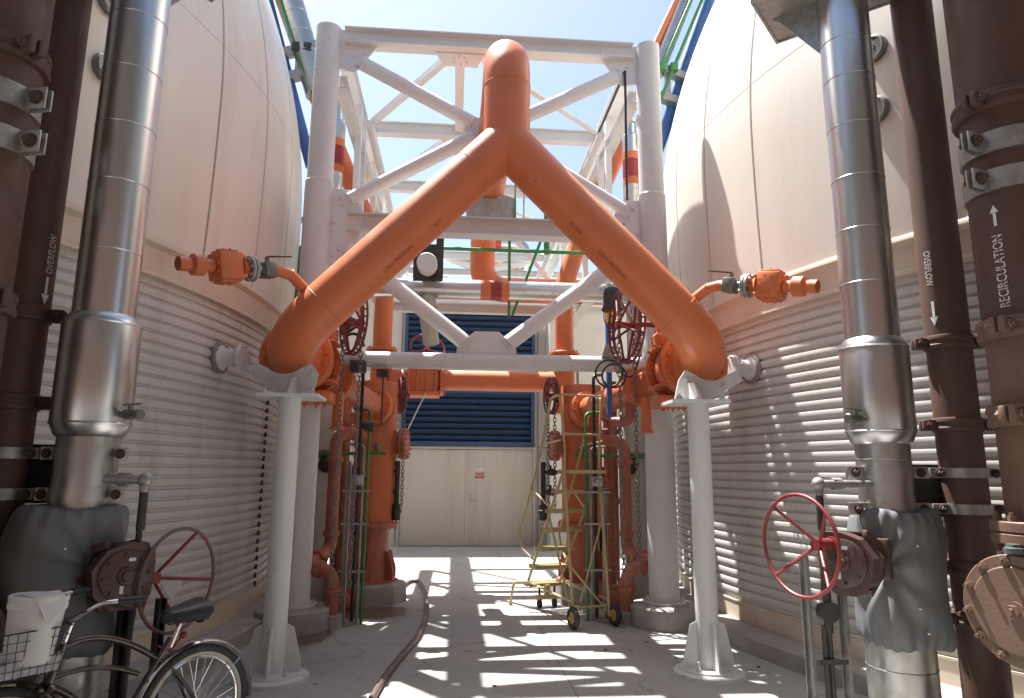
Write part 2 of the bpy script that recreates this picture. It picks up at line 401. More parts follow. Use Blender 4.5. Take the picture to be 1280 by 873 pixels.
# ------------------------------------------------------------------ digester tanks
ZM, TH, RT, RB5 = 5., 7.3, 7.1, 7.2
def prof(z):
    e = RB5 * math.sqrt(max(0, 1 - ((z - ZM) / TH) ** 2))
    return e if z > ZM else RB5 - .22 * (RB5 - e)
CEN = {1: V((10.0, 7.95, 0)), -1: V((-9.24, 7.95, 0))}
FACE = {1: PI, -1: 0.}
def tank_pt(s, th, r, z): return CEN[s] + V((r * math.cos(th), r * math.sin(th), z))

def revolve(mb, s, ths, rows, close=True):
    """rows: list of functions th-> (r, z)"""
    R = [[mb.b.verts.new(tank_pt(s, th, *row(th, i))) for i, th in enumerate(ths)] for row in rows]
    n = len(ths)
    for a, b in zip(R, R[1:]):
        for i in range(n if close else n - 1): mb.b.faces.new((a[i], a[(i + 1) % n], b[(i + 1) % n], b[i]))
    return R

def tank(s, label):
    t = thing('digester_tank', label, 'tank', CEN[s])
    first = math.radians(-6.4 if s < 0 else -175.0); NS = 47; st = 2 * PI / NS
    ths, dep = [], []
    for k in range(NS):
        a = first + k * st
        for off, d in ((-.0022, 0), (-.0016, .018), (.0016, .018), (.0022, 0)): ths.append(a + off); dep.append(d)
        for q in (.2, .4, .6, .8): ths.append(a + st * q); dep.append(0)
    zs = []
    z = 3.47
    while z < ZM + TH - .4: zs.append(z); z += .17
    joints = [5.6, 7.9, 10.1]
    for j in joints: zs += [j - .006, j - .003, j + .003, j + .006]
    zs = sorted(zs)
    rg = random.Random(5 + s)
    can = [[rg.uniform(-1, 1) for _ in range(NS)] for _ in range(4)]
    def row(z):
        g = .006 if any(abs(z - j) < .004 for j in joints) else 0
        def fn(th, i):
            k = i // 8; q = (i % 8 - 3) / 5.
            oil = .0035 * can[0][k] * math.sin(PI * max(0, min(1, q))) * math.sin(z * 1.1 + 5 * can[1][k])
            return prof(z) - dep[i] - g + oil, z
        return fn
    mb = MB(); R = revolve(mb, s, ths, [row(z) for z in zs]); mb.b.faces.new(R[-1])
    obj('shell', mb, 'shell', t, smooth=25)
    # dark sealant lying in the seam grooves
    mb = MB()
    for k in range(NS):
        a = first + k * st; pv = None
        for z in zs[::2]:
            r = prof(z) - .0145
            c = (mb.b.verts.new(tank_pt(s, a - .0017, r, z)), mb.b.verts.new(tank_pt(s, a + .0017, r, z)))
            if pv: mb.b.faces.new((pv[0], pv[1], c[1], c[0]))
            pv = c
    obj('seam_sealant', mb, 'seam', t)
    n = 240; ring = [2 * PI * i / n for i in range(n)]
    mb = MB()
    rr = RT
    pr = [(rr - .05, 3.475), (rr + .075, 3.475), (rr + .085, 3.455), (rr + .085, 3.43), (rr + .05, 3.40), (rr + .045, 3.395), (rr + .03, 3.215), (rr + .045, 3.20), (rr + .045, 3.17), (rr - .02, 3.165)]
    revolve(mb, s, ring, [(lambda th, i, p=p: p) for p in pr]); obj('flashing_band', mb, 'beige', t)
    # corrugated siding
    mb = MB(); pts = []; p = .0905; d = .022; z = 3.17; rr = RT - .012
    while z - p > .34:
        pts += [(rr - d * .1, z), (rr, z - p * .06), (rr, z - p * .60), (rr - d * .1, z - p * .64), (rr - d, z - p * .70), (rr - d, z - p * .92)]; z -= p
    pts.append((rr - d, .33))
    revolve(mb, s, ring, [(lambda th, i, p=p: p) for p in pts]); obj('corrugated_siding', mb, 'siding', t, smooth=42)
    mb = MB()
    pr = [(RT - .06, .345), (RT - .004, .345), (RT - .004, .33), (RT - .012, .325), (RT - .012, -.02)]
    revolve(mb, s, ring, [(lambda th, i, p=p: p) for p in pr]); obj('base_skirt', mb, 'beige', t)
    # vertical lap strip of the siding
    mb = MB(); a = math.radians(2. if s < 0 else 178)
    z = .36
    while z < 3.16:
        q = tank_pt(s, a, RT - .002, z + .03); nr = V((math.cos(a), math.sin(a), 0)); tg = V((-nr.y, nr.x, 0))
        Rq = Matrix((nr, tg, V((0, 0, 1)))).transposed(); mb.box(q, (.020, .013, .056), Rq); mb.box(q - nr * .016 + V((0, 0, .045)), (.006, .02, .092), Rq); z += .0905
    obj('lap_strip', mb, 'dark', t)
    # stub nozzle with blind flange
    hit = math.atan2(6.75 - CEN[s].y, (X(s, 2.98) - CEN[s].x)); nr = V((math.cos(hit), math.sin(hit), 0))
    q = tank_pt(s, hit, RT, 2.67)
    mb = MB(); mb.lathe(q - nr * .03, nr, [(0, .13), (.05, .13), (.06, .105), (.09, .085), (.21, .085)], 28)
    nz = obj('nozzle_stub', mb, 'whiteold', t)
    mb = MB(); mb.flange(q + nr * .215, nr, .125, .045, 10, .013, .014); obj('blind_flange', mb, 'whiteold', nz)
    mb = MB(); mb.lathe(q - nr * .01, nr, [(0, .155), (.03, .155), (.034, .14)], 20); mb.bolts(q + nr * .02, nr, .14, 12, .01, .012); obj('gasket_collar', mb, 'galv', nz)
    # round inspection ports high on the shell
    for (x, y, z) in ((3.40, 5.0, 4.58), (3.41, 4.97, 5.12)):
        a = math.atan2(y - CEN[s].y, X(s, x) - CEN[s].x); r = prof(z); nr = V((math.cos(a), math.sin(a), -.02)).normalized(); q = tank_pt(s, a, r, z)
        mb = MB(); mb.lathe(q - nr * .03, nr, [(0, .115), (.07, .115), (.085, .10), (.085, .09), (.06, .085), (.06, .03), (.075, .02)], 28)
        obj('inspection_port', mb, 'brass', t)
    for z in (4.55, 5.35):
        a = FACE[s] + (-1 if s > 0 else 1) * .32; r = prof(z); q = tank_pt(s, a, r, z); nr = V((math.cos(a), math.sin(a), 0))
        mb = MB(); mb.box(q, (.10, .07, .09), Matrix((nr, V((-nr.y, nr.x, 0)), V((0, 0, 1)))).transposed(), .008); mb.cyl(q, q + nr * .09 - V((0, 0, .02)), .022, n=10)
        obj('sensor_box', mb, 'dark', t)
    return t
tank(-1, 'cream digester tank in shade behind the parked bicycle')
tank(1, 'sunlit cream digester tank carrying the shadow of the white frame')

for s in (-1, 1):                               # low concrete kerbs round the tank feet
    mb = MB(); n = 160; a0 = FACE[s]; ths = [a0 - 1.5 + 3 * i / n for i in range(n + 1)]
    pr = [(RT - .02, .0), (RT - .02, .155), (RT + .27, .15), (RT + .285, .135), (RT + .285, -.01)]
    revolve(mb, s, ths, [(lambda th, i, p=p: p) for p in pr], close=False)
    o = solo('kerb', mb, 'kerb', None, None, kind='structure'); o['label'] = 'curved concrete kerb at the foot of the ' + ('shaded' if s < 0 else 'sunlit') + ' tank'

# ------------------------------------------------------------------ back building
BY = 15.9
b = thing('plant_building', 'flat roofed cream building closing the end of the yard', 'building', (MID, BY, 0))
mb = MB(); mb.box((.32, BY + 3.06, 2.73), (14., 6.1, 5.46)); obj('wall', mb, 'wall', b, smooth=0)
mb = MB(); mb.box((.32, BY + 2.98, 5.51), (14.2, 6.4, .10), bev=.01); obj('roof', mb, 'whiteold', b)
mb = MB()
for x in (-6.4, -2.9, .05, 3.4): mb.box((x + 1.6, BY - .17, 5.63), (2.9 if x != .05 else 3.1, .05, .12), bev=.008)
obj('roof_flashing', mb, 'white', b)
mb = MB()
for x in (-2.25, -1.24, 1.92, 2.75): mb.box((x, BY - .004, 2.7), (.016, .012, 5.2))
for z in (3.9, 2.17): mb.box((-2.05, BY - .004, z), (1.55, .012, .016)); mb.box((2.6, BY - .004, z), (1.35, .012, .016))
obj('panel_joints', mb, 'seam', b)
def louvre(x0, x1, z0, z1, name='louvre'):
    mb = MB(); t = .075
    for p0, p1 in (((x0, z0), (x0, z1)), ((x1, z0), (x1, z1))): mb.box((p0[0], BY - .05, (z0 + z1) / 2), (t, .12, z1 - z0 + t), bev=.006)
    for z, h in ((z0, .10), (z1, .09)): mb.box(((x0 + x1) / 2, BY - .05, z), (x1 - x0 - t, .118, h), bev=.006)
    fr = obj(name, mb, 'blue', b)
    mb = MB(); mb.box(((x0 + x1) / 2, BY - .008, (z0 + z1) / 2), (x1 - x0, .01, z1 - z0)); obj('black_shade_sheet', mb, 'void', fr)  # black sheet on the solid wall; shade behind the blades given as colour
    mb = MB(); z = z0 + .10; R = Matrix.Rotation(math.radians(-42), 3, 'X')
    while z < z1 - .06:
        mb.box(((x0 + x1) / 2, BY - .058, z + .03), (x1 - x0 - t, .105, .012), R); z += .138
    obj('blades', mb, 'blue', fr)
louvre(-1.16, 1.79, 2.235, 3.42)
louvre(-1.14, 1.80, 4.05, 5.36)
# steel double door with frame
mb = MB()
for x in (-1.19, 1.83): mb.box((x, BY - .02, 1.06), (.07, .08, 2.12), bev=.006)
mb.box((.32, BY - .02, 2.145), (3.09, .08, .06), bev=.006); obj('door_frame', mb, 'door', b)
for sg in (-1, 1):
    x0, x1 = (-1.145, .312) if sg < 0 else (.328, 1.785)
    mb = MB(); mb.box(((x0 + x1) / 2, BY - .012, 1.06), (x1 - x0, .05, 2.09), bev=.005); d = obj('door', mb, 'door', b)
    mb = MB()
    for z in (.3, 1.05, 1.85): mb.cyl((x0 - .004 if sg < 0 else x1 + .004, BY - .045, z - .06), (x0 - .004 if sg < 0 else x1 + .004, BY - .045, z + .06), .012, n=8)
    obj('hinge', mb, 'galv', d)
    if sg < 0:
        mb = MB(); mb.box((.318, BY - .045, 1.06), (.045, .014, 2.05)); obj('astragal', mb, 'door', d)
    else:
        mb = MB(); mb.cyl((.42, BY - .04, .99), (.42, BY - .10, .99), .028, n=16); mb.bar((.42, BY - .10, .99), (.53, BY - .10, .985), .018, .02, bev=.005)
        mb.cyl((.42, BY - .036, 1.10), (.42, BY - .06, 1.10), .026, n=16); obj('handle', mb, 'galv', d)
        mb = MB(); mb.box((.60, BY - .041, 1.535), (.20, .008, .125), bev=.002); sg_ = obj('door_sign', mb, 'sign', d)
        lettering('AUTHORIZED', .033, sg_, (.60, BY - .0455, 1.562), (1, 0, 0), (0, -1, 0), 0, 'stencil', stencil=False)
        lettering('PERSONNEL', .033, sg_, (.60, BY - .0455, 1.525), (1, 0, 0), (0, -1, 0), 0, 'stencil', stencil=False)
        lettering('ONLY', .026, sg_, (.60, BY - .0455, 1.492), (1, 0, 0), (0, -1, 0), 0, 'stencil', stencil=False)
        mb = MB()
        for dx in (-.05, .04): mb.box((.60 + dx, BY - .038, 1.67), (.05, .004, .045))
        obj('paper_label', mb, 'plastic', d)
# annex wall standing in the sun further back
mb = MB(); mb.extr([(2.1, 15.2, 0), (4.6, 15.2, 0), (4.6, 15.2, 4.55), (3.3, 15.2, 4.75), (2.1, 15.2, 4.98)], (0, .6, 0))
ax = solo('annex_wall', mb, 'wall', 'pale sloping topped wall beside the blue louvres', 'wall', smooth=0)

# equipment on the roof, seen through the frame
def roof_bits():
    Z = 5.56
    t = thing('roof_pipe_run', 'orange and silver elbowed pipes rising on the far roof', 'pipes', (1.1, 17, Z))
    mb = MB(); mb.tube(bend([(.75, 17.2, 7.0), (1.5, 17.2, 6.62), (1.5, 17.2, Z)], .25), .2, 20); obj('orange_elbow', mb, 'orange', t)
    mb = MB(); mb.tube(bend([(1.1, 17.5, 7.55), (1.72, 17.5, 7.55), (1.72, 17.5, 6.6), (1.1, 17.5, 6.6)], .28), .2, 20); obj('silver_elbow', mb, 'steel', t)
    mb = MB(); mb.cyl((.85, 17.5, 7.55), (1.12, 17.5, 7.55), .21, n=20); obj('red_collar', mb, 'bandred', t)
    t = thing('roof_steel_post', 'white steel post and rail standing on the far roof', 'steelwork', (.7, 16.5, Z))
    mb = MB(); mb.box((.70, 16.5, (Z + 8.4) / 2), (.26, .2, 8.4 - Z), bev=.01); obj('post', mb, 'white', t)
    mb = MB(); mb.ibeam((-2.4, 16.45, 6.42), (3.4, 16.45, 6.42), .14, .16); obj('rail', mb, 'whiteold', t)
    mb = MB(); mb.tube(bend([(.75, 16.4, 6.5), (1.8, 16.4, 6.75), (3.4, 16.4, 7.3)], .8), .1, 14); obj('bent_pipe', mb, 'white', t)
    mb = MB(); mb.tube(bend([(.65, 16.4, 6.5), (-.1, 16.4, 6.7), (-1.6, 16.4, 7.2)], .8), .1, 14); obj('bent_pipe', mb, 'white', t)
    t = thing('roof_cabinet', 'pale vented cabinet on the roof above the blue louvres', 'cabinet', (0, 17.4, Z))
    mb = MB(); mb.box((-.55, 17.6, Z + .55), (.62, .5, 1.1), bev=.02); obj('housing', mb, 'whiteold', t)
    mb = MB()
    for i in range(6): mb.box((-.55, 17.34, Z + .3 + i * .09), (.5, .03, .03))
    obj('vent', mb, 'galv', t)
    mb = MB(); mb.box((3.05, 17.3, Z + .35), (1.2, .5, .7), bev=.02); solo('roof_box', mb, 'white', 'low white box unit on the far roof beside the frame', 'cabinet')
roof_bits()

# ------------------------------------------------------------------ white steel frame
FX = {-1: -1.635, 1: 2.335}; FY = 7.8; RB = [10., 12.2, 14.4, 16.3]
t = thing('steel_frame', 'white pipe frame spanning the yard between the two tanks', 'steel frame', (MID, FY, 0))
for s in (-1, 1):
    x = FX[s]; mb = MB()
    mb.lathe((x, FY, .25), (0, 0, 1), [(0, .165), (4.68, .165), (4.70, .15), (6.67, .15), (6.672, .15)], 40)
    c = obj('column', mb, 'whiteold', t)
    mb = MB(); mb.cyl((x, FY, 6.92), (x, FY, 6.935), .152, n=40); obj('cap_plate', mb, 'white', c)
    mb = MB(); mb.cyl((x, FY, .23), (x, FY, .255), .235, n=36); mb.bolts((x, FY, .255), (0, 0, 1), .205, 8, .014, .025); obj('base_plate', mb, 'whiteold', c)
    mb = MB(); xi = x - s * .14                     # gussets
    mb.plate([(xi, FY, 6.93), (xi - s * .46, FY, 6.93), (xi - s * .46, FY, 6.74), (xi - s * .2, FY, 6.38), (xi, FY, 6.42)], (0, 1, 0), .03); 
    mb.bolts((xi - s * .22, FY - .015, 6.7), (0, -1, 0), .12, 5, .02, .018); obj('gusset', mb, 'white', t)
    mb = MB()
    mb.plate([(xi, FY, 4.86), (xi - s * .22, FY, 4.86), (xi - s * .36, FY, 4.62), (xi - s * .36, FY, 4.35), (xi - s * .26, FY, 4.0), (xi, FY, 3.95)], (0, 1, 0), .03)
    for q in ((.1, 4.75), (.16, 4.66), (.05, 4.45), (.05, 4.36), (.12, 4.13), (.06, 4.05)): mb.hexbolt((xi - s * q[0], FY - .015, q[1]), (0, -1, 0), .022, .018)
    obj('gusset', mb, 'white', t)
mb = MB(); mb.ibeam((FX[-1] + .2, FY, 6.83), (FX[1] - .2, FY, 6.83), .2, .2, .016); obj('top_beam', mb, 'white', t)
mb = MB(); mb.ibeam((FX[-1] + .35, FY, 4.445), (FX[1] - .35, FY, 4.445), .2, .215, .016); obj('middle_beam', mb, 'whiteold', t)
mb = MB(); mb.cyl((FX[-1] + .16, FY, 2.85), (FX[1] - .16, FY, 2.85), .092, n=24); obj('lower_beam', mb, 'whiteold', t)
CN = (.36, FY, 5.70)
for s in (-1, 1):
    for z0, z1, xo in ((6.50, 5.78, .42), (4.74, 5.60, .36)):
        a = V((FX[s] - s * xo, FY, z0)); e = V((MID + s * .2, FY, z1)); d = (e - a).normalized()
        mb = MB(); mb.cyl(a, e, .085, n=24); mb.plate([a + V((0, 0, .1)) - d * .1, a + d * .1 + V((0, 0, .09)), a + d * .1 - V((0, 0, .09)), a - V((0, 0, .1)) - d * .1], (0, 1, 0), .046); obj('brace', mb, 'white', t)
    a = V((FX[s] - s * .36, FY, 4.13)); e = V((MID + s * .25, FY, 3.07)); d = (e - a).normalized(); q = d.cross(V((0, 1, 0)))
    mb = MB(); mb.cyl(a, e, .092, n=24); mb.plate([e - q * .12, e + d * .05 - q * .12, e + d * .05 + q * .12, e + q * .12], (0, 1, 0), .05); obj('brace', mb, 'white', t)
mb = MB(); mb.plate([(MID - .34, FY, 2.93), (MID - .34, FY, 3.0), (MID - .14, FY, 3.2), (MID + .14, FY, 3.2), (MID + .34, FY, 3.0), (MID + .34, FY, 2.93)], (0, 1, 0), .03)
for q in (-.25, -.17, .17, .25): mb.hexbolt((MID + q, FY - .015, 3.05 + .05 * (abs(q) < .2)), (0, -1, 0), .02, .018)
obj('gusset', mb, 'white', t)
mb = MB(); mb.plate([(MID - .3, FY, 5.55), (MID - .3, FY, 5.85), (MID + .3, FY, 5.85), (MID + .3, FY, 5.55)], (0, 1, 0), .03); obj('gusset', mb, 'white', t)
# bays running back to the roof of the building
for s in (-1, 1):
    x = MID + s * 1.85
    mb = MB(); mb.ibeam((x, FY + .05, 6.83), (x, RB[-1], 6.83), .16, .2, .014); obj('top_chord', mb, 'white', t)
    mb = MB(); mb.ibeam((x - s * .02, FY + .1, 6.30), (x - s * .02, RB[-1], 6.30), .14, .16, .013); obj('side_chord', mb, 'white', t)
    mb = MB(); mb.ibeam((x, FY + .1, 4.50), (x, 13.6, 4.50), .18, .2, .014); obj('lower_chord', mb, 'whiteold', t)
    for y in (9.25, 9.75, 11.1, 12.2, 13.6):
        mb = MB(); mb.channel((x - s * .06, y, 4.6), (x - s * .06, y, 6.74), .11, .08, .01, up=(s, 0, 0)); obj('hanger', mb, 'white', t)
    mb = MB(); mb.box((x, RB[-1], 6.2), (.16, .16, 1.26), bev=.008); obj('roof_post', mb, 'white', t)
for s in (-1, 1):
    mb = MB(); mb.cyl((MID + s * 1.55, 8.6, 6.12), (MID + s * 1.55, 15.8, 6.12), .055, n=16); obj('service_pipe', mb, 'white', t)
    mb = MB(); mb.angle((MID + s * 1.75, 12.24, 4.6), (MID + s * .15, 12.24, 6.68), .075, .012, up=(0, 1, 0)); obj('sway_brace', mb, 'white', t)
    mb = MB(); mb.bar((MID + s * 1.85, 9.3, 4.62), (MID + s * 1.85, 12.1, 6.2), .07, .07); obj('side_diagonal', mb, 'white', t)
mb = MB(); mb.ibeam((MID - 1.76, 12.2, 4.5), (MID + 1.76, 12.2, 4.5), .15, .16, .012); obj('low_cross_beam', mb, 'whiteold', t)
for i, y in enumerate(RB):
    mb = MB(); mb.ibeam((MID - 1.78, y, 6.79), (MID + 1.78, y, 6.79), .16, .19, .014); obj('cross_beam', mb, 'white', t)
ys = [FY] + RB; TX = -.03
for i in range(len(ys) - 2):
    mb = MB(); mb.bar((TX, ys[i] + .1, 6.80), (TX, ys[i + 1] - .08, 6.80), .12, .1); obj('centre_tie', mb, 'white', t)
    for s in (-1, 1):
        mb = MB(); mb.angle((TX + s * .12, ys[i] + .18, 6.80), (MID + s * 1.72, ys[i + 1] - .12, 6.80), .085, .012); obj('plan_brace', mb, 'white', t)
    mb = MB(); mb.plate([(TX - .3, ys[i] + .02, 6.72), (TX + .3, ys[i] + .02, 6.72), (TX + .22, ys[i] + .3, 6.72), (TX - .22, ys[i] + .3, 6.72)], (0, 0, 1), .014); mb.bolts((TX, ys[i] + .15, 6.713), (0, 0, -1), .09, 6, .014, .014); obj('tie_plate', mb, 'white', t)
mb = MB(); mb.ibeam((MID - 1.85, 9.25, 5.0), (MID + 1.85, 9.25, 5.0), .2, .2, .014); obj('saddle_beam', mb, 'whiteold', t)
mb = MB(); mb.plate([(.10, 9.2, 5.102), (.80, 9.2, 5.102), (.80, 9.2, 5.40)] + [(.43 + .232 * math.cos(a), 9.2, 5.62 + .232 * math.sin(a)) for a in [math.radians(q) for q in range(-45, -136, -10)]] + [(.10, 9.2, 5.40)], (0, 1, 0), .05)
obj('pipe_saddle', mb, 'galv', t)
for s in (-1, 1):
    mb = MB(); mb.lathe((FX[s], FY, 0), (0, 0, 1), [(0, .38), (.20, .38), (.215, .365), (.225, .3), (.23, .1)], 40)
    solo('concrete_pad', mb, 'concrete', 'round concrete footing under the white frame column ' + ('beside the brown wet stain' if s < 0 else 'nearest the sunlit kerb'), 'footing')

# ------------------------------------------------------------------ orange wye pipe
PR = .217; WY = V((.43, 6., 4.64))
CE = {-1: V((-1.50, 6., 2.675)), 1: V((2.35, 6., 2.685))}
t = thing('wye_pipe', 'thick orange wye shaped pipe arching over the yard', 'pipe', (.43, 6., 2.45))
mb = MB(); mb.tube(bend([WY, (.43, 6, 5.62), (.43, 11.7, 5.62), (.43, 11.7, 4.74), (2.6, 11.7, 4.74)], [.36, .4, .4], 16), PR, 48); obj('stem', mb, 'orange', t)
for z in (5.2,):
    mb = MB(); mb.torus((.43, 6, z), (0, 0, 1), PR - .002, .006, 48, 8); obj('weld_seam', mb, 'orange', t)
YF = 6.62
for s in (-1, 1):
    d = (CE[s] - WY).normalized()
    pts = bend([WY, CE[s], CE[s] + V((0, YF - 6., 0))], .5, 18)
    mb = MB(); mb.tube(pts, PR, 48); arm = obj('arm', mb, 'orange', t)
    for k in (.42, (CE[s] - WY).length - .5):
        q = WY + d * k; mb = MB(); mb.torus(q, d, PR - .002, .006, 48, 8); obj('weld_seam', mb, 'orange', arm)
    e = CE[s] + V((0, YF - 6., 0))
    mb = MB(); mb.flange(e + V((0, -.03, 0)), (0, 1, 0), .335, .05, 16, .02, .026, .285); mb.lathe(e - V((0, .14, 0)), (0, 1, 0), [(0, PR), (.02, PR + .012), (.09, PR + .04)], 40); obj('flange', mb, 'orange', t)
    nrm = V((-s * .7, 0, -.71)) * .85 + V((0, -1, 0)) * .72
    if s < 0:
        lettering('GAS', .05, arm, WY + d * 1.05, -d, nrm, PR + .002, 'blackink', stencil=True)
        lettering('LOW PRESSURE', .05, arm, WY + d * 1.52, -d, nrm, PR + .002, 'blackink', stencil=True)
    else:
        lettering('FLOW', .05, arm, WY + d * 1.05, d, nrm, PR + .002, 'blackink', stencil=True)
        lettering('LOW PRESSURE', .05, arm, WY + d * 1.52, d, nrm, PR + .002, 'blackink', stencil=True)

# support posts under the elbows
for s in (-1, 1):
    x, y = (-1.385, 5.98) if s < 0 else (2.13, 5.93)
    t = thing('support_post', 'white post on a finned foot holding the orange elbow, ' + ('near the bicycle' if s < 0 else 'near the sunlit kerb'), 'post', (x, y, 0))
    mb = MB(); mb.cyl((x, y, .06), (x, y, 2.235), .093, n=36); obj('pole', mb, 'white', t)
    mb = MB(); mb.lathe((x, y, 0), (0, 0, 1), [(0, .29), (.03, .285), (.04, .25), (.045, .24), (.06, .235)], 40); fp = obj('foot_plate', mb, 'whiteold', t)
    for k in range(4):
        a = k * PI / 2 + .78; mb = MB(); q = V((math.cos(a), math.sin(a), 0)); o_ = V((x, y, .0)); hb = o_ + q * .185
        mb.hexbolt(hb + V((0, 0, .06)), (0, 0, 1), .019, .03); mb.cyl(hb + V((0, 0, .06)), hb + V((0, 0, .13)), .011, n=8); obj('anchor_bolt', mb, 'whiteold', fp)
    for k in range(4):
        a = k * PI / 2 + .05; q = V((math.cos(a), math.sin(a), 0)); o_ = V((x, y, .06)); mb = MB()
        mb.plate([o_ + q * .088, o_ + q * .215, o_ + q * .215 + V((0, 0, .07)), o_ + q * .15 + V((0, 0, .33)), o_ + q * .088 + V((0, 0, .36))], V((-q.y, q.x, 0)), .014); obj('fin', mb, 'white', t)
    mb = MB(); zt = 2.235
    mb.plate([(x - .25, y - .13, zt), (x + .25, y - .13, zt), (x + .25, y + .28, zt), (x - .25, y + .28, zt)], (0, 0, 1), .028); obj('top_plate', mb, 'white', t)
    mb = MB(); ex = CE[s].x; cz = CE[s].z
    arc = [(ex + .226 * math.cos(a), 6.18, cz + .226 * math.sin(a)) for a in [math.radians(q) for q in range(-40, -141, -10)]]
    ex0 = x
    mb.plate([(ex0 - .14, 6.18, zt + .012), (ex0 + .14, 6.18, zt + .012), (ex + .30, 6.18, cz - .22), (ex + .235, 6.18, cz - .13)] + arc[1:-1] + [(ex - .235, 6.18, cz - .13), (ex - .30, 6.18, cz - .22)], (0, 1, 0), .022)
    for q in (-.24, -.12, .12, .24): mb.hexbolt((ex + q, 6.165, cz - .30 + abs(q) * .30), (0, -1, 0), .022, .014)
    mb.plate([(x - .0, y - .10, zt + .012), (x, 6.18, zt + .012), (x, 6.18, cz - .25), (x, y + .06, cz - .27)], (1, 0, 0), .02)
    obj('saddle', mb, 'whiteold', t)
    mb = MB()
    for q in (-.19, .19): mb.hexbolt((x + q, y - .08, zt + .014), (0, 0, 1), .026, .03)
    obj('plate_bolt', mb, 'whiteold', t)

# isolating valves, spools, separators, headers
def chain_links(mb, p0, p1, pitch=.05, r=.0062, w=.017):
    p0 = V(p0); p1 = V(p1); d = (p1 - p0); L = d.length; d.normalize(); u, w_, _ = basis(d); n = int(L / pitch)
    for i in range(n):
        c = p0 + d * (pitch * (i + .5)); a = u if i % 2 else w_
        h = pitch * .32; pts = []
        for k in range(6): q = PI * k / 5; pts.append(c + d * (h + w * math.sin(q)) + a * (w * math.cos(q)))
        for k in range(6): q = PI + PI * k / 5; pts.append(c + d * (-h + w * math.sin(q)) + a * (w * math.cos(q)))
        mb.tube(pts, r, 5, closed=True)
    return mb

def handwheel(t, c, axis, R, tr, hub, m, n=5, ph=.3, name='handwheel', mhub=None, spr=.011):
    axis = V(axis).normalized(); mb = MB(); mb.torus(c, axis, R, tr, 56, 10); hw = obj(name, mb, m, t)
    u, w_, d = basis(axis)
    mb = MB(); mb.cyl(V(hub) - d * .04, V(hub) + d * .035, .035, n=20); obj('hub', mb, mhub or m, hw)
    for i in range(n):
        a = ph + 2 * PI * i / n; e = V(c) + u * (R * math.cos(a)) + w_ * (R * math.sin(a))
        mb = MB(); mb.tube([V(hub) + (e - V(hub)) * .05, e], spr, 8); obj('spoke', mb, mhub or m, hw)
    return hw

def chainwheel(name, label, c, axis, R, bottom, spread, root_z, group):
    """sprocket wheel with crossed spoke arms; the chain hangs from it"""
    c = V(c); axis = V(axis).normalized(); u, w_, d = basis(axis)
    t = thing(name, label, 'chain wheel', c, group)
    mb = MB()
    for k in (-1, 1): mb.torus(c + d * (.03 * k), axis, R, .0115, 48, 8)
    mb.torus(c, axis, R - .035, .012, 48, 8)
    wh = obj('rim', mb, 'red', t)
    mb = MB(); n = 28
    for i in range(n):
        a = 2 * PI * i / n; mb.cyl(c + (u * math.cos(a) + w_ * math.sin(a)) * R - d * .04, c + (u * math.cos(a) + w_ * math.sin(a)) * R + d * .04, .009, n=6)
    obj('sprocket_teeth', mb, 'dark', wh)
    for i in range(5):
        a = .4 + 2 * PI * i / 5
        for k in (-1, 1):
            mb = MB(); mb.tube([c + d * (.09 * k), c + (u * math.cos(a) + w_ * math.sin(a)) * (R - .02) + d * (.02 * k)], .013, 8); obj('spoke', mb, 'red', t)
    mb = MB(); mb.cyl(c - d * .11, c + d * .11, .035, n=16); obj('hub', mb, 'red', t)
    return t

def hanging_chain(label, c, R, z_end, dy, group, x_sp=0.):
    c = V(c); mb = MB()
    pa = V((c.x - x_sp, c.y - dy, c.z)); pb = V((c.x + x_sp, c.y + dy, c.z))
    n = 14
    arc = [V((c.x, c.y, c.z)) + V((x_sp * -math.cos(q), -dy * math.cos(q), 0)) + V((0, 0, R * math.sin(q))) for q in [PI * i / n for i in range(n + 1)]]
    chain_links(mb, pa, (pa.x, pa.y, z_end)); chain_links(mb, pb, (pb.x, pb.y, z_end))
    for a, b_ in zip(arc, arc[1:]): chain_links(mb, a, b_)
    lo = [V((c.x, c.y, z_end)) + V((-x_sp * math.cos(q), -dy * math.cos(q), -min(.12, dy) * math.sin(q))) for q in [PI * i / 6 for i in range(7)]]
    for a, b_ in zip(lo, lo[1:]): chain_links(mb, a, b_, pitch=.04)
    return solo('hanging_chain', mb, 'chain', label, 'chain', group, smooth=60)

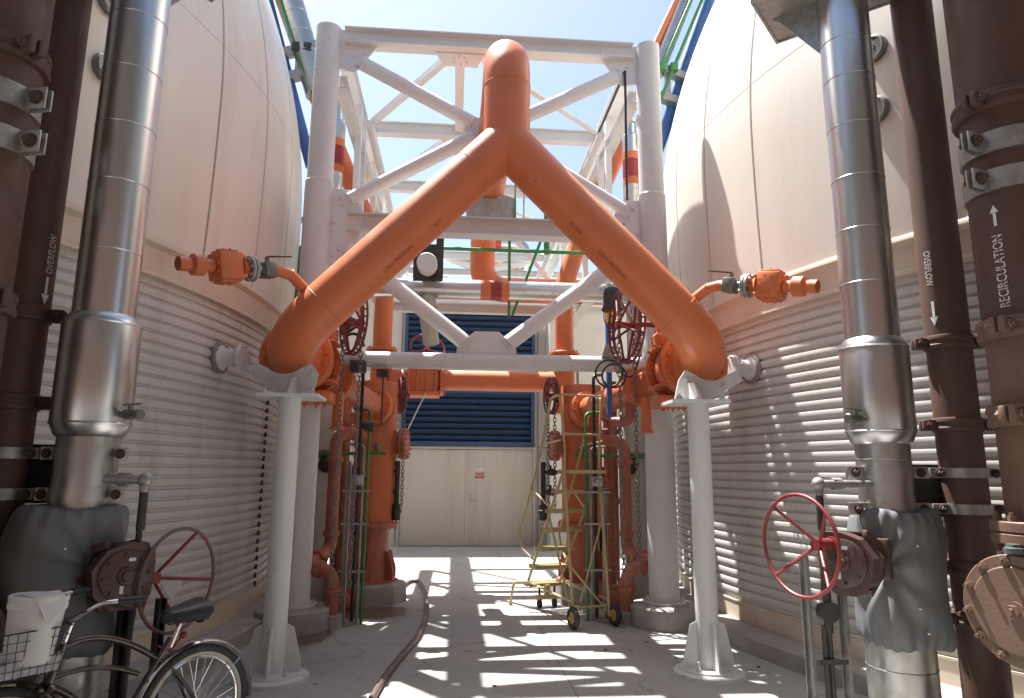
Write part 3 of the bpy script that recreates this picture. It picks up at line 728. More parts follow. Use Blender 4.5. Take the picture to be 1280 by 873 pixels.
for s in (-1, 1):
    who = 'over the brown wet stain' if s < 0 else 'behind the tan rolling ladder'
    vx = {-1: CE[-1].x, 1: CE[1].x}[s]; vz = CE[s].z; inn = -s
    # gate valve between the elbow and the spool
    t = thing('plug_valve', 'orange flanged valve bolted to the wye elbow ' + ('on the shaded side' if s < 0 else 'on the sunlit side'), 'valve', (vx, 6.85, vz - .35), 'valves behind the elbows')
    mb = MB(); y0 = YF + .03; y1 = YF + .52
    mb.lathe((vx, y0, vz), (0, 1, 0), [(0, .2), (.06, .22), (.1, .27), (.25, .30), (.40, .27), (.44, .22), (.5, .2)], 36); body = obj('body', mb, 'orange', t)
    for y in (y0 + .03, y1): mb = MB(); mb.flange((vx, y, vz), (0, 1, 0), .335, .05, 16, .02, .026, .285); obj('flange', mb, 'orange', t)
    for zz_ in (-.2, .19):
        mb = MB(); mb.plate([(vx - s * .2, y0 + .06, vz + zz_), (vx - s * .2, y1 - .03, vz + zz_), (vx - s * .33, y1 - .03, vz + zz_), (vx - s * .33, y0 + .06, vz + zz_)], (0, 0, 1), .025); obj('rib', mb, 'orange', body)
    mb = MB(); mb.box((vx - s * .12, y0 + .2, vz - .36), (.40, .34, .11), bev=.015); mb.bolts((vx - s * .12, y0 + .2, vz - .415), (0, 0, -1), .14, 8, .014, .02); obj('bottom_cover', mb, 'orange', t)
    mb = MB(); gx = vx - s * .17; mb.lathe((gx, y0 + .25, vz + .22), (0, 0, 1), [(0, .16), (.1, .16), (.14, .12), (.20, .12), (.22, .1)], 28)
    mb.box((gx, y0 + .25, vz + .48), (.2, .22, .14), bev=.03); mb.box((gx - s * .02, y0 + .16, vz + .30), (.09, .09, .36), bev=.02); obj('gear_operator', mb, 'orange', t)
    # drain leg under the valve
    mb = MB(); dx = vx - s * .30; mb.tube(bend([(dx, 7.3, 2.42), (dx, 7.3, 2.05)], 0), .055, 16); mb.flange((dx, 7.3, 2.05), (0, 0, 1), .075, .03); 
    obj('drain_leg', mb, 'orange', t)
    cw = V((MID + s * 1.42, 6.97, 3.14)) if s > 0 else V((MID + s * 1.39, 6.97, 3.10))
    mb = MB(); mb.cyl((gx, cw.y, vz + .48), (cw.x, cw.y, cw.z), .03, n=14); mb.cyl((gx - s * .05, cw.y, vz + .48), (gx - s * .16, cw.y, vz + .485), .05, n=16); obj('drive_shaft', mb, 'red', t)
    ca = V((1, .17 if s > 0 else .5, 0))
    chainwheel('chain_wheel', 'large red chain wheel with spokes high ' + ('beside the amber lamp' if s > 0 else 'under the shaded orange arm'), cw, ca, .40 if s > 0 else .33, 0, 0, 0, 'chain wheels on the valves')
    hanging_chain('long steel chain loop hanging from the big red wheel ' + ('by the ladder' if s > 0 else 'over the stained floor'), cw, .42 if s > 0 else .35, .62 if s > 0 else .5, .02, 'hanging chains', x_sp=.085)
    # tapering spool running back to the separator
    sx = MID + s * 1.35; e = V((sx, 9.08, 2.42)); st = V((vx, y1 + .03, vz)); d = (e - st).normalized(); L = (e - st).length
    t = thing('spool_pipe', 'orange flanged spool between valve and ' + ('the separator over the stain' if s < 0 else 'the separator behind the ladder'), 'pipe', e - V((0, 0, .2)))
    mb = MB(); mb.lathe(st, d, [(0, .21), (.08, .205), (.38, .15), (.45, .148), (L, .148)], 36); obj('pipe', mb, 'orangeold', t)
    for k in (.62, .68, L - .12, L - .06): mb = MB(); mb.flange(st + d * k, d, .235, .045, 12, .016, .02, .2); obj('flange', mb, 'orange', t)
    mb = MB(); q = st + d * .9; mb.tube(bend([q - V((0, 0, .1)), q - V((0, 0, .36)), q + V((-s * .2, .1, -.36))], .1), .06, 14); obj('branch', mb, 'faded', t)
    # separator vessel
    vc = V((MID + s * 1.375, 9.35, 0)); 
    t = thing('separator_vessel', 'tall faded orange separator vessel ' + who, 'vessel', vc)
    mb = MB(); mb.lathe((vc.x, vc.y, .95), (0, 0, 1), [(0, .272), (1.80, .272), (1.83, .266), (1.835, .2), (1.84, .05)], 44); obj('shell', mb, 'orangeold', t)
    mb = MB(); mb.flange((vc.x, vc.y, .94), (0, 0, 1), .33, .06, 18, .012, .016, .305); obj('mid_flange', mb, 'faded', t)
    mb = MB(); mb.lathe((vc.x, vc.y, .27), (0, 0, 1), [(0, .25), (.02, .24), (.5, .215), (.64, .215)], 40); obj('lower_shell', mb, 'faded', t)
    mb = MB(); mb.lathe((vc.x, vc.y, .25), (0, 0, 1), [(0, .36), (.02, .36), (.024, .35)], 8); bp = obj('base_plate', mb, 'faded', t)
    for k in range(6):
        a = k * PI / 3 + .5; q = V((math.cos(a), math.sin(a), 0)); o_ = V((vc.x, vc.y, .27)); mb = MB()
        mb.plate([o_ + q * .19, o_ + q * .35, o_ + q * .35 + V((0, 0, .12)), o_ + q * .28 + V((0, 0, .34)), o_ + q * .19 + V((0, 0, .36))], V((-q.y, q.x, 0)), .018); obj('fin', mb, 'faded', t)
    nz = V((vc.x, vc.y - .22, 2.42)); mb = MB(); mb.cyl(nz + V((0, .1, 0)), nz - V((0, .03, 0)), .17, n=32); mb.flange(nz - V((0, .03, 0)), (0, 1, 0), .255, .05, 14, .016, .02, .22); obj('inlet_flange', mb, 'orangeold', t)
    sn = V((vc.x + inn * .2, vc.y, 1.97)); dn = V((inn, -.12, 0)).normalized()
    mb = MB(); mb.cyl(sn, sn + dn * .16, .135, n=28); so_ = obj('side_nozzle', mb, 'faded', t)
    mb = MB(); mb.flange(sn + dn * .15, dn, .205, .035, 14, .013, .018, .178); mb.flange(sn + dn * .195, dn, .205, .04, 14, .013, .018, .178); obj('blind_flange', mb, 'faded', so_)
    mb = MB(); mb.lathe(V((vc.x - s * .05, vc.y - .24, 1.92)), (0, -1, 0), [(0, .05), (.03, .05), (.04, .035), (.045, .02)], 18); obj('sight_plug', mb, 'brass', t)
    mb = MB(); mb.lathe((vc.x, vc.y, 0), (0, 0, 1), [(0, .47), (.22, .46), (.245, .44), (.25, .2)], 8)
    solo('concrete_pad', mb, 'concrete', 'octagonal concrete plinth under the vessel ' + who, 'plinth', smooth=20)
    # riser
    rx = MID + s * (1.33 if s > 0 else 1.47); top = [(rx, 10.5, 3.2), (rx, 10.5, 4.5), (rx + s * .33, 10.5, 5.5), (rx + s * .95, 10.5, 6.9), (rx + s * 1.1, 10.9, 8.2)]
    t = thing('riser_pipe', 'orange riser pipe leaning outward above the ' + ('shaded vessel' if s < 0 else 'vessel behind the ladder'), 'pipe', (rx, 10.5, 2.6))
    mb = MB(); mb.tube(bend(top, [.5, .6, .5]), .145, 28); obj('pipe', mb, 'orange', t)
    mb = MB(); mb.flange((rx, 10.5, 3.42), (0, 0, 1), .235, .05, 12, .015, .02); mb.flange((rx, 10.5, 3.36), (0, 0, 1), .235, .05); obj('flange', mb, 'orange', t)
    mb = MB(); mb.cyl((rx, 10.5, 2.5), (rx, 10.5, 3.35), .16, n=28); obj('tee', mb, 'orange', t)
    mb = MB(); q = V(top[2]); mb.flange(q + V((-s * .05, 0, -.13)), V((s * .33, 0, 1)), .215, .09, 10, .014, .02); obj('flange', mb, 'orange', t)
    # level gauge
    gx = MID + s * (1.07 if s < 0 else .84); t = thing('level_gauge', 'black level gauge column on the side of the vessel ' + who, 'gauge', (gx, 9.3, 1.0))
    mb = MB(); mb.cyl((gx, 9.28, 1.06), (gx, 9.28, 1.75), .034, n=16); obj('column', mb, 'dark', t)
    mb = MB(); mb.cyl((gx, 9.28, 1.0), (gx, 9.28, 1.2), .055, n=12); mb.flange((gx, 9.28, 1.11), (0, 0, 1), .07, .045); obj('drain_union', mb, 'dark', t)
    for z in (1.36, 1.62):
        mb = MB(); mb.cyl((gx, 9.28, z), (gx - inn * .2, 9.28, z), .026, n=12); mb.cyl((gx - inn * .06, 9.28, z), (gx - inn * .15, 9.28, z), .05, n=8); mb.cyl((gx - inn * .1, 9.28, z), (gx - inn * .1, 9.28, z + .09), .014, n=8); mb.bar((gx - inn * .1, 9.28, z + .09), (gx + inn * .02, 9.26, z + .10), .02, .012); obj('valve', mb, 'black', t)
    # small chain wheel on the separator outlet
    cc = V((vc.x + inn * .30, 9.55, 2.64)) if s < 0 else V((vc.x + inn * .42, 9.3, 2.64))
    chainwheel('chain_wheel', 'small red chain wheel beside the vessel ' + who, cc, V((1, .18, 0)), .245, 0, 0, 0, 'chain wheels on the valves')
    hanging_chain('thin chain loop hanging from the small red wheel ' + who, cc, .26, 1.1, .03, 'hanging chains', x_sp=.05)
    # faded drain piping down to the floor
    px = MID + s * 1.75
    t = thing('drain_piping', 'salmon drain pipe with bolted couplings dropping into a ' + ('shaded floor sleeve' if s < 0 else 'sunlit floor sleeve by the ladder wheel'), 'pipe', (px, 8.2, 0))
    cx = MID + s * 1.60
    path = [(px, 8.5, 2.1), (px, 8.5, .72), (px + s * .17, 7.95, .60), (cx, 7.86, .56), (cx, 7.86, .12)] if s < 0 else [(px, 8.5, 2.0), (px, 8.5, .72), (px + .20, 8.05, .60), (cx - .0, 7.92, .56), (cx, 7.92, .12)]
    pp = bend([(px - s * .3, 8.7, 2.02)] + path, [.14, .14, .12, .14], 8); mb = MB(); mb.tube(pp, .072, 20); obj('pipe', mb, 'faded', t)
    for q, d in (((px, 8.5, 1.75), (0, 0, 1)), ((px, 8.5, .9), (0, 0, 1)), ((cx, path[3][1], .36), (0, 0, 1)), (V(path[2]) * .55 + V(path[1]) * .45, V(path[2]) - V(path[1])), (V(path[3]) * .5 + V(path[2]) * .5, V(path[3]) - V(path[2]))):
        d = V(d).normalized(); q = V(q); u, w_, _ = basis(d); mb = MB(); mb.lathe(q - d * .032, d, [(0, .078), (.004, .094), (.024, .098), (.04, .098), (.06, .094), (.064, .078)], 24)
        for k in (-1, 1): mb.box(q + u * (.115 * k), (.04, .04, .05), Matrix((u, w_, d)).transposed(), .006); mb.hexbolt(q + u * (.115 * k) + w_ * .02, w_, .012, .014)
        obj('coupling', mb, 'faded', t)
    mb = MB(); mb.lathe((cx, path[4][1], 0), (0, 0, 1), [(0, .125), (.12, .12), (.13, .11), (.13, .07)], 24); obj('floor_sleeve', mb, 'concrete', t)
    # clutter of small pipework behind the chains
    t = thing('valve_manifold', 'cluster of small salmon pipes and valves behind the chains ' + ('of the shaded side' if s < 0 else 'beside the ladder'), 'pipework', (MID + s * 1.62, 8.9, 0))
    bx = MID + s * 1.62
    mb = MB(); mb.tube(bend([(bx, 8.9, .0), (bx, 8.9, 1.5), (bx - s * .2, 9.1, 1.6)], .08), .045, 14); mb.tube(bend([(bx + s * .1, 9.1, .0), (bx + s * .1, 9.1, 2.3), (bx - s * .1, 9.1, 2.36)], .08), .04, 14); obj('pipe', mb, 'faded', t)
    for z in (.45, .78, 1.12, 1.42):
        mb = MB(); mb.lathe((bx, 8.9, z - .06), (0, 0, 1), [(0, .05), (.01, .075), (.03, .075), (.04, .055), (.08, .055), (.09, .075), (.11, .075), (.12, .05)], 18); mb.cyl((bx, 8.9, z), (bx - s * .02, 8.76, z + .02), .022, n=10); obj('valve', mb, 'faded', t)
    for z, R in ((.62, .09), (1.18, .085)): mb = MB(); mb.torus((bx - s * .02, 8.76, z), (0, 1, 0), R, .009, 24, 6); mb.bar((bx - s * .02 - R, 8.76, z), (bx - s * .02 + R, 8.76, z), .012, .012); obj('handwheel', mb, 'faded', t)
    mb = MB(); mb.lathe((bx + s * .02, 8.75, .1), (0, -1, 0), [(0, .12), (.06, .12), (.08, .08), (.1, .035)], 24); mb.box((bx + s * .02, 8.85, .13), (.3, .2, .26), bev=.03); obj('trap_body', mb, 'faded', t)
    # back pipework, coloured dark so the gap reads as shade
    t = thing('back_pipework', 'dull dark red upright pipes behind the chains ' + ('of the shaded side' if s < 0 else 'near the sunlit column'), 'pipework', (MID + s * 1.82, 9.7, 0))
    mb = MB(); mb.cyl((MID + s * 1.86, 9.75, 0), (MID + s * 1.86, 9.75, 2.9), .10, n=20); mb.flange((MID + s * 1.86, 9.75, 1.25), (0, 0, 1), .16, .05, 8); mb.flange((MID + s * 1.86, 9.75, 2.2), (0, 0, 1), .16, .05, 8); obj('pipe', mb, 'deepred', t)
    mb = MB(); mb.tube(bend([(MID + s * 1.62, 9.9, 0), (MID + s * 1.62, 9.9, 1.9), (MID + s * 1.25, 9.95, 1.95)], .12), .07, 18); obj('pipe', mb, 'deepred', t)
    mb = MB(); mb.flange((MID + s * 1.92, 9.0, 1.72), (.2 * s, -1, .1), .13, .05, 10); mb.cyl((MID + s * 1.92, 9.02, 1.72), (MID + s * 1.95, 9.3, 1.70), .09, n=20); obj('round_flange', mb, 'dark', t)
    mb = MB(); mb.box((MID + s * 1.70, 9.95, 1.05), (.34, .14, 1.3), bev=.012); obj('cabinet', mb, 'dark', t)  # dark box added as a backdrop to deepen the shade behind the chains
    # grey carrier channel with conduits
    gx = MID + s * (1.50 if s < 0 else 1.38); gy = 7.95 if s < 0 else 8.0
    t = thing('conduit_stand', 'galvanised strut post carrying thin conduits ' + ('in front of the shaded vessel' if s < 0 else 'between ladder and sunlit column'), 'post', (gx, gy, 0))
    mb = MB(); mb.channel((gx, gy, .02), (gx, gy, 1.72 if s < 0 else 1.45), .05, .05, .005, up=(0, -1, 0)); mb.cyl((gx, gy, 0), (gx, gy, .035), .13, n=8); obj('strut', mb, 'galv', t)
    for q, (m_, zt) in enumerate((('black', 2.75), ('galv', 1.9), ('green', 2.3))):
        xx = gx - s * (.10 + .05 * q); mb = MB(); mb.tube(bend([(xx, gy + .03, 0), (xx, gy + .03, zt), (xx + (s * .2 if q else s * .12), gy + .1, zt + .02)], .06), .016 if q else .02, 12); obj('conduit', mb, m_, t)
    for z in (.55, 1.05, 1.4): mb = MB(); mb.channel((gx - s * .24, gy - .03, z), (gx + s * .06, gy - .03, z), .04, .02, .004); obj('bracket', mb, 'galv', t)
    mb = MB(); mb.box((gx - s * .1, gy - .06, 1.52), (.13, .09, .11), bev=.012); mb.cyl((gx - s * .1, gy - .1, 1.52), (gx - s * .1, gy - .17, 1.50), .04, n=14); obj('junction_box', mb, 'galv', t)
    # back wall of big grey pipes and green conduit between column and tank
    mb = MB(); gx = MID + s * 2.04; mb.cyl((gx, 9.15, 0), (gx, 9.15, 2.62), .155, n=28); mb.flange((gx, 9.15, 1.9), (0, 0, 1), .21, .05, 10); mb.flange((gx, 9.15, 2.62), (0, 0, 1), .21, .05, 10)
    solo('grey_standpipe', mb, 'sludge', 'dull grey standpipe half hidden behind the white column ' + ('in the shade' if s < 0 else 'near the green conduit'), 'pipe')
    mb = MB(); gx = MID + s * 2.50; mb.tube(bend([(gx, 9.3, 0), (gx, 9.3, 4.45 if s > 0 else 4.6), (gx - s * .12, 9.4, 4.62 if s > 0 else 4.8)], .08), .055 if s > 0 else .035, 14); mb.cyl((gx, 9.3, 2.3), (gx, 9.3, 2.4), .065 if s > 0 else .045, n=14)
    solo('green_conduit', mb, 'green', 'upright green conduit squeezed between column and ' + ('shaded tank' if s < 0 else 'sunlit tank'), 'conduit')
    mb = MB(); mb.cyl((MID + s * 2.3, 9.0, 1.82), (MID + s * 1.2, 8.95, 1.84), .022, n=10)
    solo('green_rail', mb, 'green', 'short green cross conduit behind the chains ' + ('of the shaded side' if s < 0 else 'beside the ladder'), 'conduit')

# header across the yard, with its valve
t = thing('header_pipe', 'horizontal orange header pipe in front of the blue louvres', 'pipe', (.4, 10.5, 2.8))
mb = MB(); mb.cyl((-.98, 10.5, 2.98), (1.68, 10.5, 2.98), .155, n=32); obj('pipe', mb, 'orange', t)
mb = MB(); mb.flange((-.2, 10.5, 2.98), (1, 0, 0), .24, .05, 12); obj('flange', mb, 'orange', t)
t = thing('gate_valve', 'orange gate valve with red handwheel on the header pipe', 'valve', (-.5, 10.45, 2.7))
mb = MB(); mb.box((-.48, 10.4, 2.99), (.44, .40, .46), bev=.05); 
for k in (-.2, -.07, .07, .2): mb.box((-.48 + k, 10.19, 2.99), (.03, .05, .5))
mb.box((-.48, 10.38, 2.74), (.5, .46, .06), bev=.01); mb.box((-.48, 10.38, 3.24), (.5, .46, .06), bev=.01); obj('body', mb, 'orange', t)
mb = MB(); mb.cyl((-.44, 10.35, 3.27), (-.44, 10.35, 3.36), .09, n=18); mb.cyl((-.44, 10.35, 3.36), (-.44, 10.33, 3.5), .03, n=12); obj('bonnet', mb, 'orange', t)
handwheel(t, (-.42, 10.3, 3.42), (.25, -.9, .45), .26, .018, (-.43, 10.3, 3.42), 'red', 5)
mb = MB(); mb.cyl((-.42, 10.1, 2.74), (-1.05, 12.6, 1.85), .01, n=6); solo('guy_cable', mb, 'galv', 'thin steel cable slanting down across the lower blue louvre', 'cable')
mb = MB(); mb.tube(bend([(1.83, 10.2, 3.15), (1.83, 10.2, 2.9), (2.1, 10.2, 2.75)], .1), .02, 8)
for k in range(3): mb.torus((1.52 + k * .16, 10.15, 3.25), (1, 0, 0), .05, .008, 16, 6)
solo('u_clamp', mb, 'galv', 'row of small clamps over the orange header end', 'clamp')

# insulated silver pipe with the painted band
t = thing('silver_cross_pipe', 'horizontal silver clad pipe with a dark red marker band', 'pipe', (.4, 9.6, 4.05))
mb = MB(); mb.cyl((-1.9, 9.6, 4.17), (2.7, 9.6, 4.17), .142, n=36); 
for x in (-1.2, -.62, -.2, .95, 1.35, 1.95): mb.torus((x, 9.6, 4.17), (1, 0, 0), .142, .0035, 36, 6)
obj('cladding', mb, 'steel', t)
mb = MB(); mb.cyl((.33, 9.6, 4.17), (.48, 9.6, 4.17), .1435, n=36); mb.cyl((.62, 9.6, 4.17), (.74, 9.6, 4.17), .1435, n=36); obj('marker_band', mb, 'orange', t)
mb = MB(); mb.cyl((.475, 9.6, 4.17), (.63, 9.6, 4.17), .1445, n=36); obj('marker_band', mb, 'bandred', t, label='dark red centre band')

# capped duct end in its bracket
t = thing('capped_duct', 'white capped duct end in a dark steel bracket above the louvres', 'duct', (-.4, 9.0, 3.4))
mb = MB(); mb.lathe((-.405, 9.3, 4.36), (0, -1, -.1), [(0, .135), (.50, .135), (.52, .125), (.522, .02)], 32); obj('cap', mb, 'whiteold', t)
mb = MB(); mb.plate([(-.60, 9.1, 4.14), (-.22, 9.1, 4.14), (-.22, 9.1, 4.66), (-.60, 9.1, 4.66)], (0, 1, 0), .02); mb.box((-.245, 9.06, 4.5), (.1, .07, .72)); obj('bracket', mb, 'dark', t)
mb = MB(); mb.tube(bend([(-.40, 9.3, 4.36), (-.40, 9.62, 4.36), (-.42, 9.62, 3.85), (-.35, 9.85, 3.42)], .16), .115, 24); mb.flange((-.41, 9.6, 3.92), (0, 0, 1), .15, .04); obj('duct', mb, 'sludge', t)

# green conduits over the header
t = thing('green_conduit', 'green conduit grid crossing above the silver pipe', 'conduit', (.8, 10.2, 3.95))
mb = MB(); mb.cyl((-.3, 10.15, 4.955), (2.5, 10.15, 4.955), .03, n=12); obj('rail', mb, 'green', t)
mb = MB(); mb.cyl((.785, 10.15, 3.92), (.785, 10.15, 5.6), .022, n=12); obj('dropper', mb, 'green', t)
mb = MB(); mb.cyl((.84, 10.2, 3.95), (1.35, 10.2, 5.35), .022, n=12); obj('stay', mb, 'green', t)
mb = MB(); mb.cyl((1.36, 10.15, 4.96), (1.36, 10.15, 5.8), .045, n=12); mb.sphere((1.36, 10.15, 4.96), .055, 12); obj('dropper', mb, 'green', t)
mb = MB(); mb.cyl((.42, 12.5, 5.2), (.62, 12.5, 6.6), .03, n=10); solo('green_conduit', mb, 'green', 'thin green conduit by the far orange roof pipes', 'conduit')
mb = MB(); mb.cyl((.92, 9.3, 5.1), (.92, 9.3, 6.1), .011, n=8); mb.box((.92, 9.3, 6.1), (.05, .05, .04)); solo('hanger_rod', mb, 'galv', 'slim hanger rod beside the galvanised pipe saddle', 'rod')
mb = MB(); mb.box((.78, 9.15, 5.36), (.018, .03, .5)); solo('earth_strap', mb, 'green', 'green earthing strap on the edge of the pipe saddle', 'strap')

# banded silver risers and pipe bundles climbing the tanks
for s in (-1, 1):
    side = 'shaded' if s < 0 else 'sunlit'
    x = MID + s * (2.24 if s < 0 else 2.33)
    t = thing('silver_riser', 'upright silver clad riser with an orange and red band by the ' + side + ' tank', 'pipe', (x, 10, 0))
    mb = MB(); mb.lathe((x, 10, 0), (0, 0, 1), [(0, .13), (6.85, .13), (6.88, .10), (7.05, .10), (7.06, .13), (7.10, .13), (7.11, .05)], 30)
    for z in (5.3, 5.95, 6.75): mb.torus((x, 10, z), (0, 0, 1), .13, .004, 32, 6)
    obj('cladding', mb, 'steel', t)
    mb = MB(); mb.cyl((x, 10, 6.02), (x, 10, 6.56), .1325, n=32); obj('marker_band', mb, 'orange', t)
    mb = MB(); mb.cyl((x, 10, 6.14), (x, 10, 6.44), .134, n=32); obj('marker_band', mb, 'bandred', t)
    # pipes climbing past the column towards the tank tops
    def run(a, b_, k0=(-.08 if s < 0 else -.33), k1=2.6): a = V(a); b_ = V(b_); return [a + (b_ - a) * (k0 + (k1 - k0) * i / 12) for i in range(13)]
    RUN = {-1: dict(clad=((-2.242, 10, 7.421), (-2.726, 10, 8.91)), g1=((-2.262, 9.86, 7.267), (-2.869, 9.86, 8.825)), g2=((-2.24, 9.86, 7.666), (-2.697, 9.86, 8.8)), org=((-2.317, 10.12, 7.34), (-2.91, 10.12, 8.901)), blu=((-2.281, 10, 6.268), (-2.829, 10, 8.066))),
           1: dict(clad=((3.26, 10, 8.306), (3.676, 10, 9.359)), g1=((3.204, 9.84, 8.06), (3.697, 9.84, 9.211)), g2=((3.117, 9.84, 7.388), (3.885, 9.84, 9.224)), org=((3.133, 10, 8.485), (3.526, 10, 9.349)), blu=((3.263, 10.1, 7.09), (4.115, 10.1, 9.465)))}[s]
    for nm, m_, key, r, lab in (('blue_pipe', 'bluepipe', 'blu', .085 if s < 0 else .12, 'blue pipe'), ('clad_pipe', 'dull', 'clad', .19 if s < 0 else .12, 'silver clad pipe'), ('orange_pipe', 'orange', 'org', .06, 'slim orange pipe')):
        mb = MB(); pt = run(*RUN[key]); mb.tube(pt, r, 20)
        if key == 'clad':
            for k in range(1, 12): mb.torus(pt[k], pt[k + 1] - pt[k - 1], r, .005, 20, 6)
        solo(nm, mb, m_, lab + ' climbing toward the top of the ' + side + ' tank', 'pipe')
    for k, key in enumerate(('g1', 'g2')):
        mb = MB(); mb.tube(run(*RUN[key]), .028, 10)
        solo('climbing_conduit', mb, 'green', ('inner' if k == 0 else 'outer') + ' green conduit of the two climbing the ' + side + ' tank', 'conduit', 'green conduits climbing the tanks')
    BR = {-1: (((-3.1, 9.95, 7.82), (-2.25, 9.95, 8.1)), ((-3.0, 9.95, 7.43), (-2.3, 9.95, 7.65)), (-2.52, 9.95, 7.55)), 1: (((3.85, 9.95, 7.80), (3.1, 9.95, 8.07)), ((3.75, 9.95, 7.40), (3.15, 9.95, 7.54)), (3.3, 9.95, 7.5))}[s]
    t = thing('pipe_bracket', 'grey steel bracket holding the climbing pipes off the ' + side + ' tank', 'bracket', BR[0][0])
    for a, e in BR[:2]: mb = MB(); mb.channel(a, e, .16, .12, .014); obj('arm', mb, 'galv', t)
    mb = MB(); mb.box(V(BR[2]) + V((0, 0, .25)), (.08, .08, .5)); obj('strut', mb, 'galv', t)
    for key in ('g1', 'g2'):
        a, e = [V(q) for q in RUN[key]]; k = (8.0 - a.z) / (e.z - a.z); mb = MB(); mb.box(a + (e - a) * k, (.12, .1, .14), bev=.01); obj('clamp', mb, 'green' if s > 0 else 'dark', t)

# black guy rods on the sunlit side of the frame
mb = MB(); mb.tube([(2.03, FY - .05, 6.55), (2.10, 8.1, 3.9)], .016, 8); mb.tube([(2.03, FY - .05, 6.55), (2.05, 15.5, 6.62)], .02, 8)
solo('black_cable', mb, 'black', 'black cable strung from the frame corner nearest the sunlit tank', 'cable')

# caged lamp
t = thing('yard_lamp', 'dark bulkhead lamp with amber glass beside the red chain wheel', 'lamp', (1.86, 7.75, 3.1))
lx, ly = 1.775, 7.60
mb = MB(); mb.lathe((lx, ly, 3.72), (0, 0, -1), [(0, .02), (.01, .055), (.03, .085), (.08, .105), (.24, .11), (.26, .125), (.275, .125), (.28, .1)], 28); obj('housing', mb, 'dark', t)
mb = MB(); mb.lathe((lx, ly, 3.445), (0, 0, -1), [(0, .085), (.1, .083), (.16, .07), (.195, .04), (.2, .005)], 24); obj('glass', mb, 'amber', t)
mb = MB()
for k in range(6): a = k * PI / 3; q = V((math.cos(a), math.sin(a), 0)); mb.tube([V((lx, ly, 3.44)) + q * .1, V((lx, ly, 3.33)) + q * .1, V((lx, ly, 3.24)) + q * .06, V((lx, ly, 3.225))], .006, 6)
obj('guard', mb, 'dark', t)
mb = MB(); mb.box((1.80, 7.95, 3.0), (.06, .05, 1.5)); mb.box((1.79, 7.78, 3.66), (.05, .36, .05)); obj('arm', mb, 'bluepipe', t)
mb = MB(); mb.box((1.74, 7.70, 2.98), (.13, .12, .13), Matrix.Rotation(.3, 3, 'Y'), .01); mb.lathe((1.80, 7.68, 2.92), (.2, -.1, -1), [(0, .055), (.08, .05), (.12, .03), (.2, .02)], 14); obj('photocell', mb, 'galv', t)
mb = MB()
for k, (cx, cz, R) in enumerate(((1.70, 2.70, .15), (1.76, 2.68, .13))): mb.torus((cx, 7.5 + .03 * k, cz), (.25, 1, .1), R, .011, 36, 8)
mb.tube(bend([(1.82, 7.5, 2.72), (1.96, 7.5, 2.62), (2.05, 7.5, 2.9)], .08), .011, 8)
solo('cable_coil', mb, 'black', 'coiled black cable hung on the white lower beam', 'cable')
mb = MB(); mb.box((-1.06, 7.62, 2.74), (.16, .2, .12), bev=.01); mb.tube(bend([(-1.25, 7.55, 2.95), (-1.1, 7.5, 3.25), (-1.0, 7.55, 2.95)], .1), .018, 8); mb.box((-1.2, 7.6, 3.22), (.13, .14, .15), Matrix.Rotation(.4, 3, 'Y'), .01); mb.box((-.80, 7.68, 2.68), (.12, .12, .08)); mb.cyl((-.79, 7.66, 2.7), (-.79, 7.66, 2.1), .009, n=6); mb.lathe((-.86, 7.64, 2.08), (-.6, 0, .15), [(0, .05), (.01, .055), (.14, .04)], 16)
solo('lamp_bracket', mb, 'dark', 'dark clamp box and small lamp hung from the shaded end of the lower beam', 'bracket')

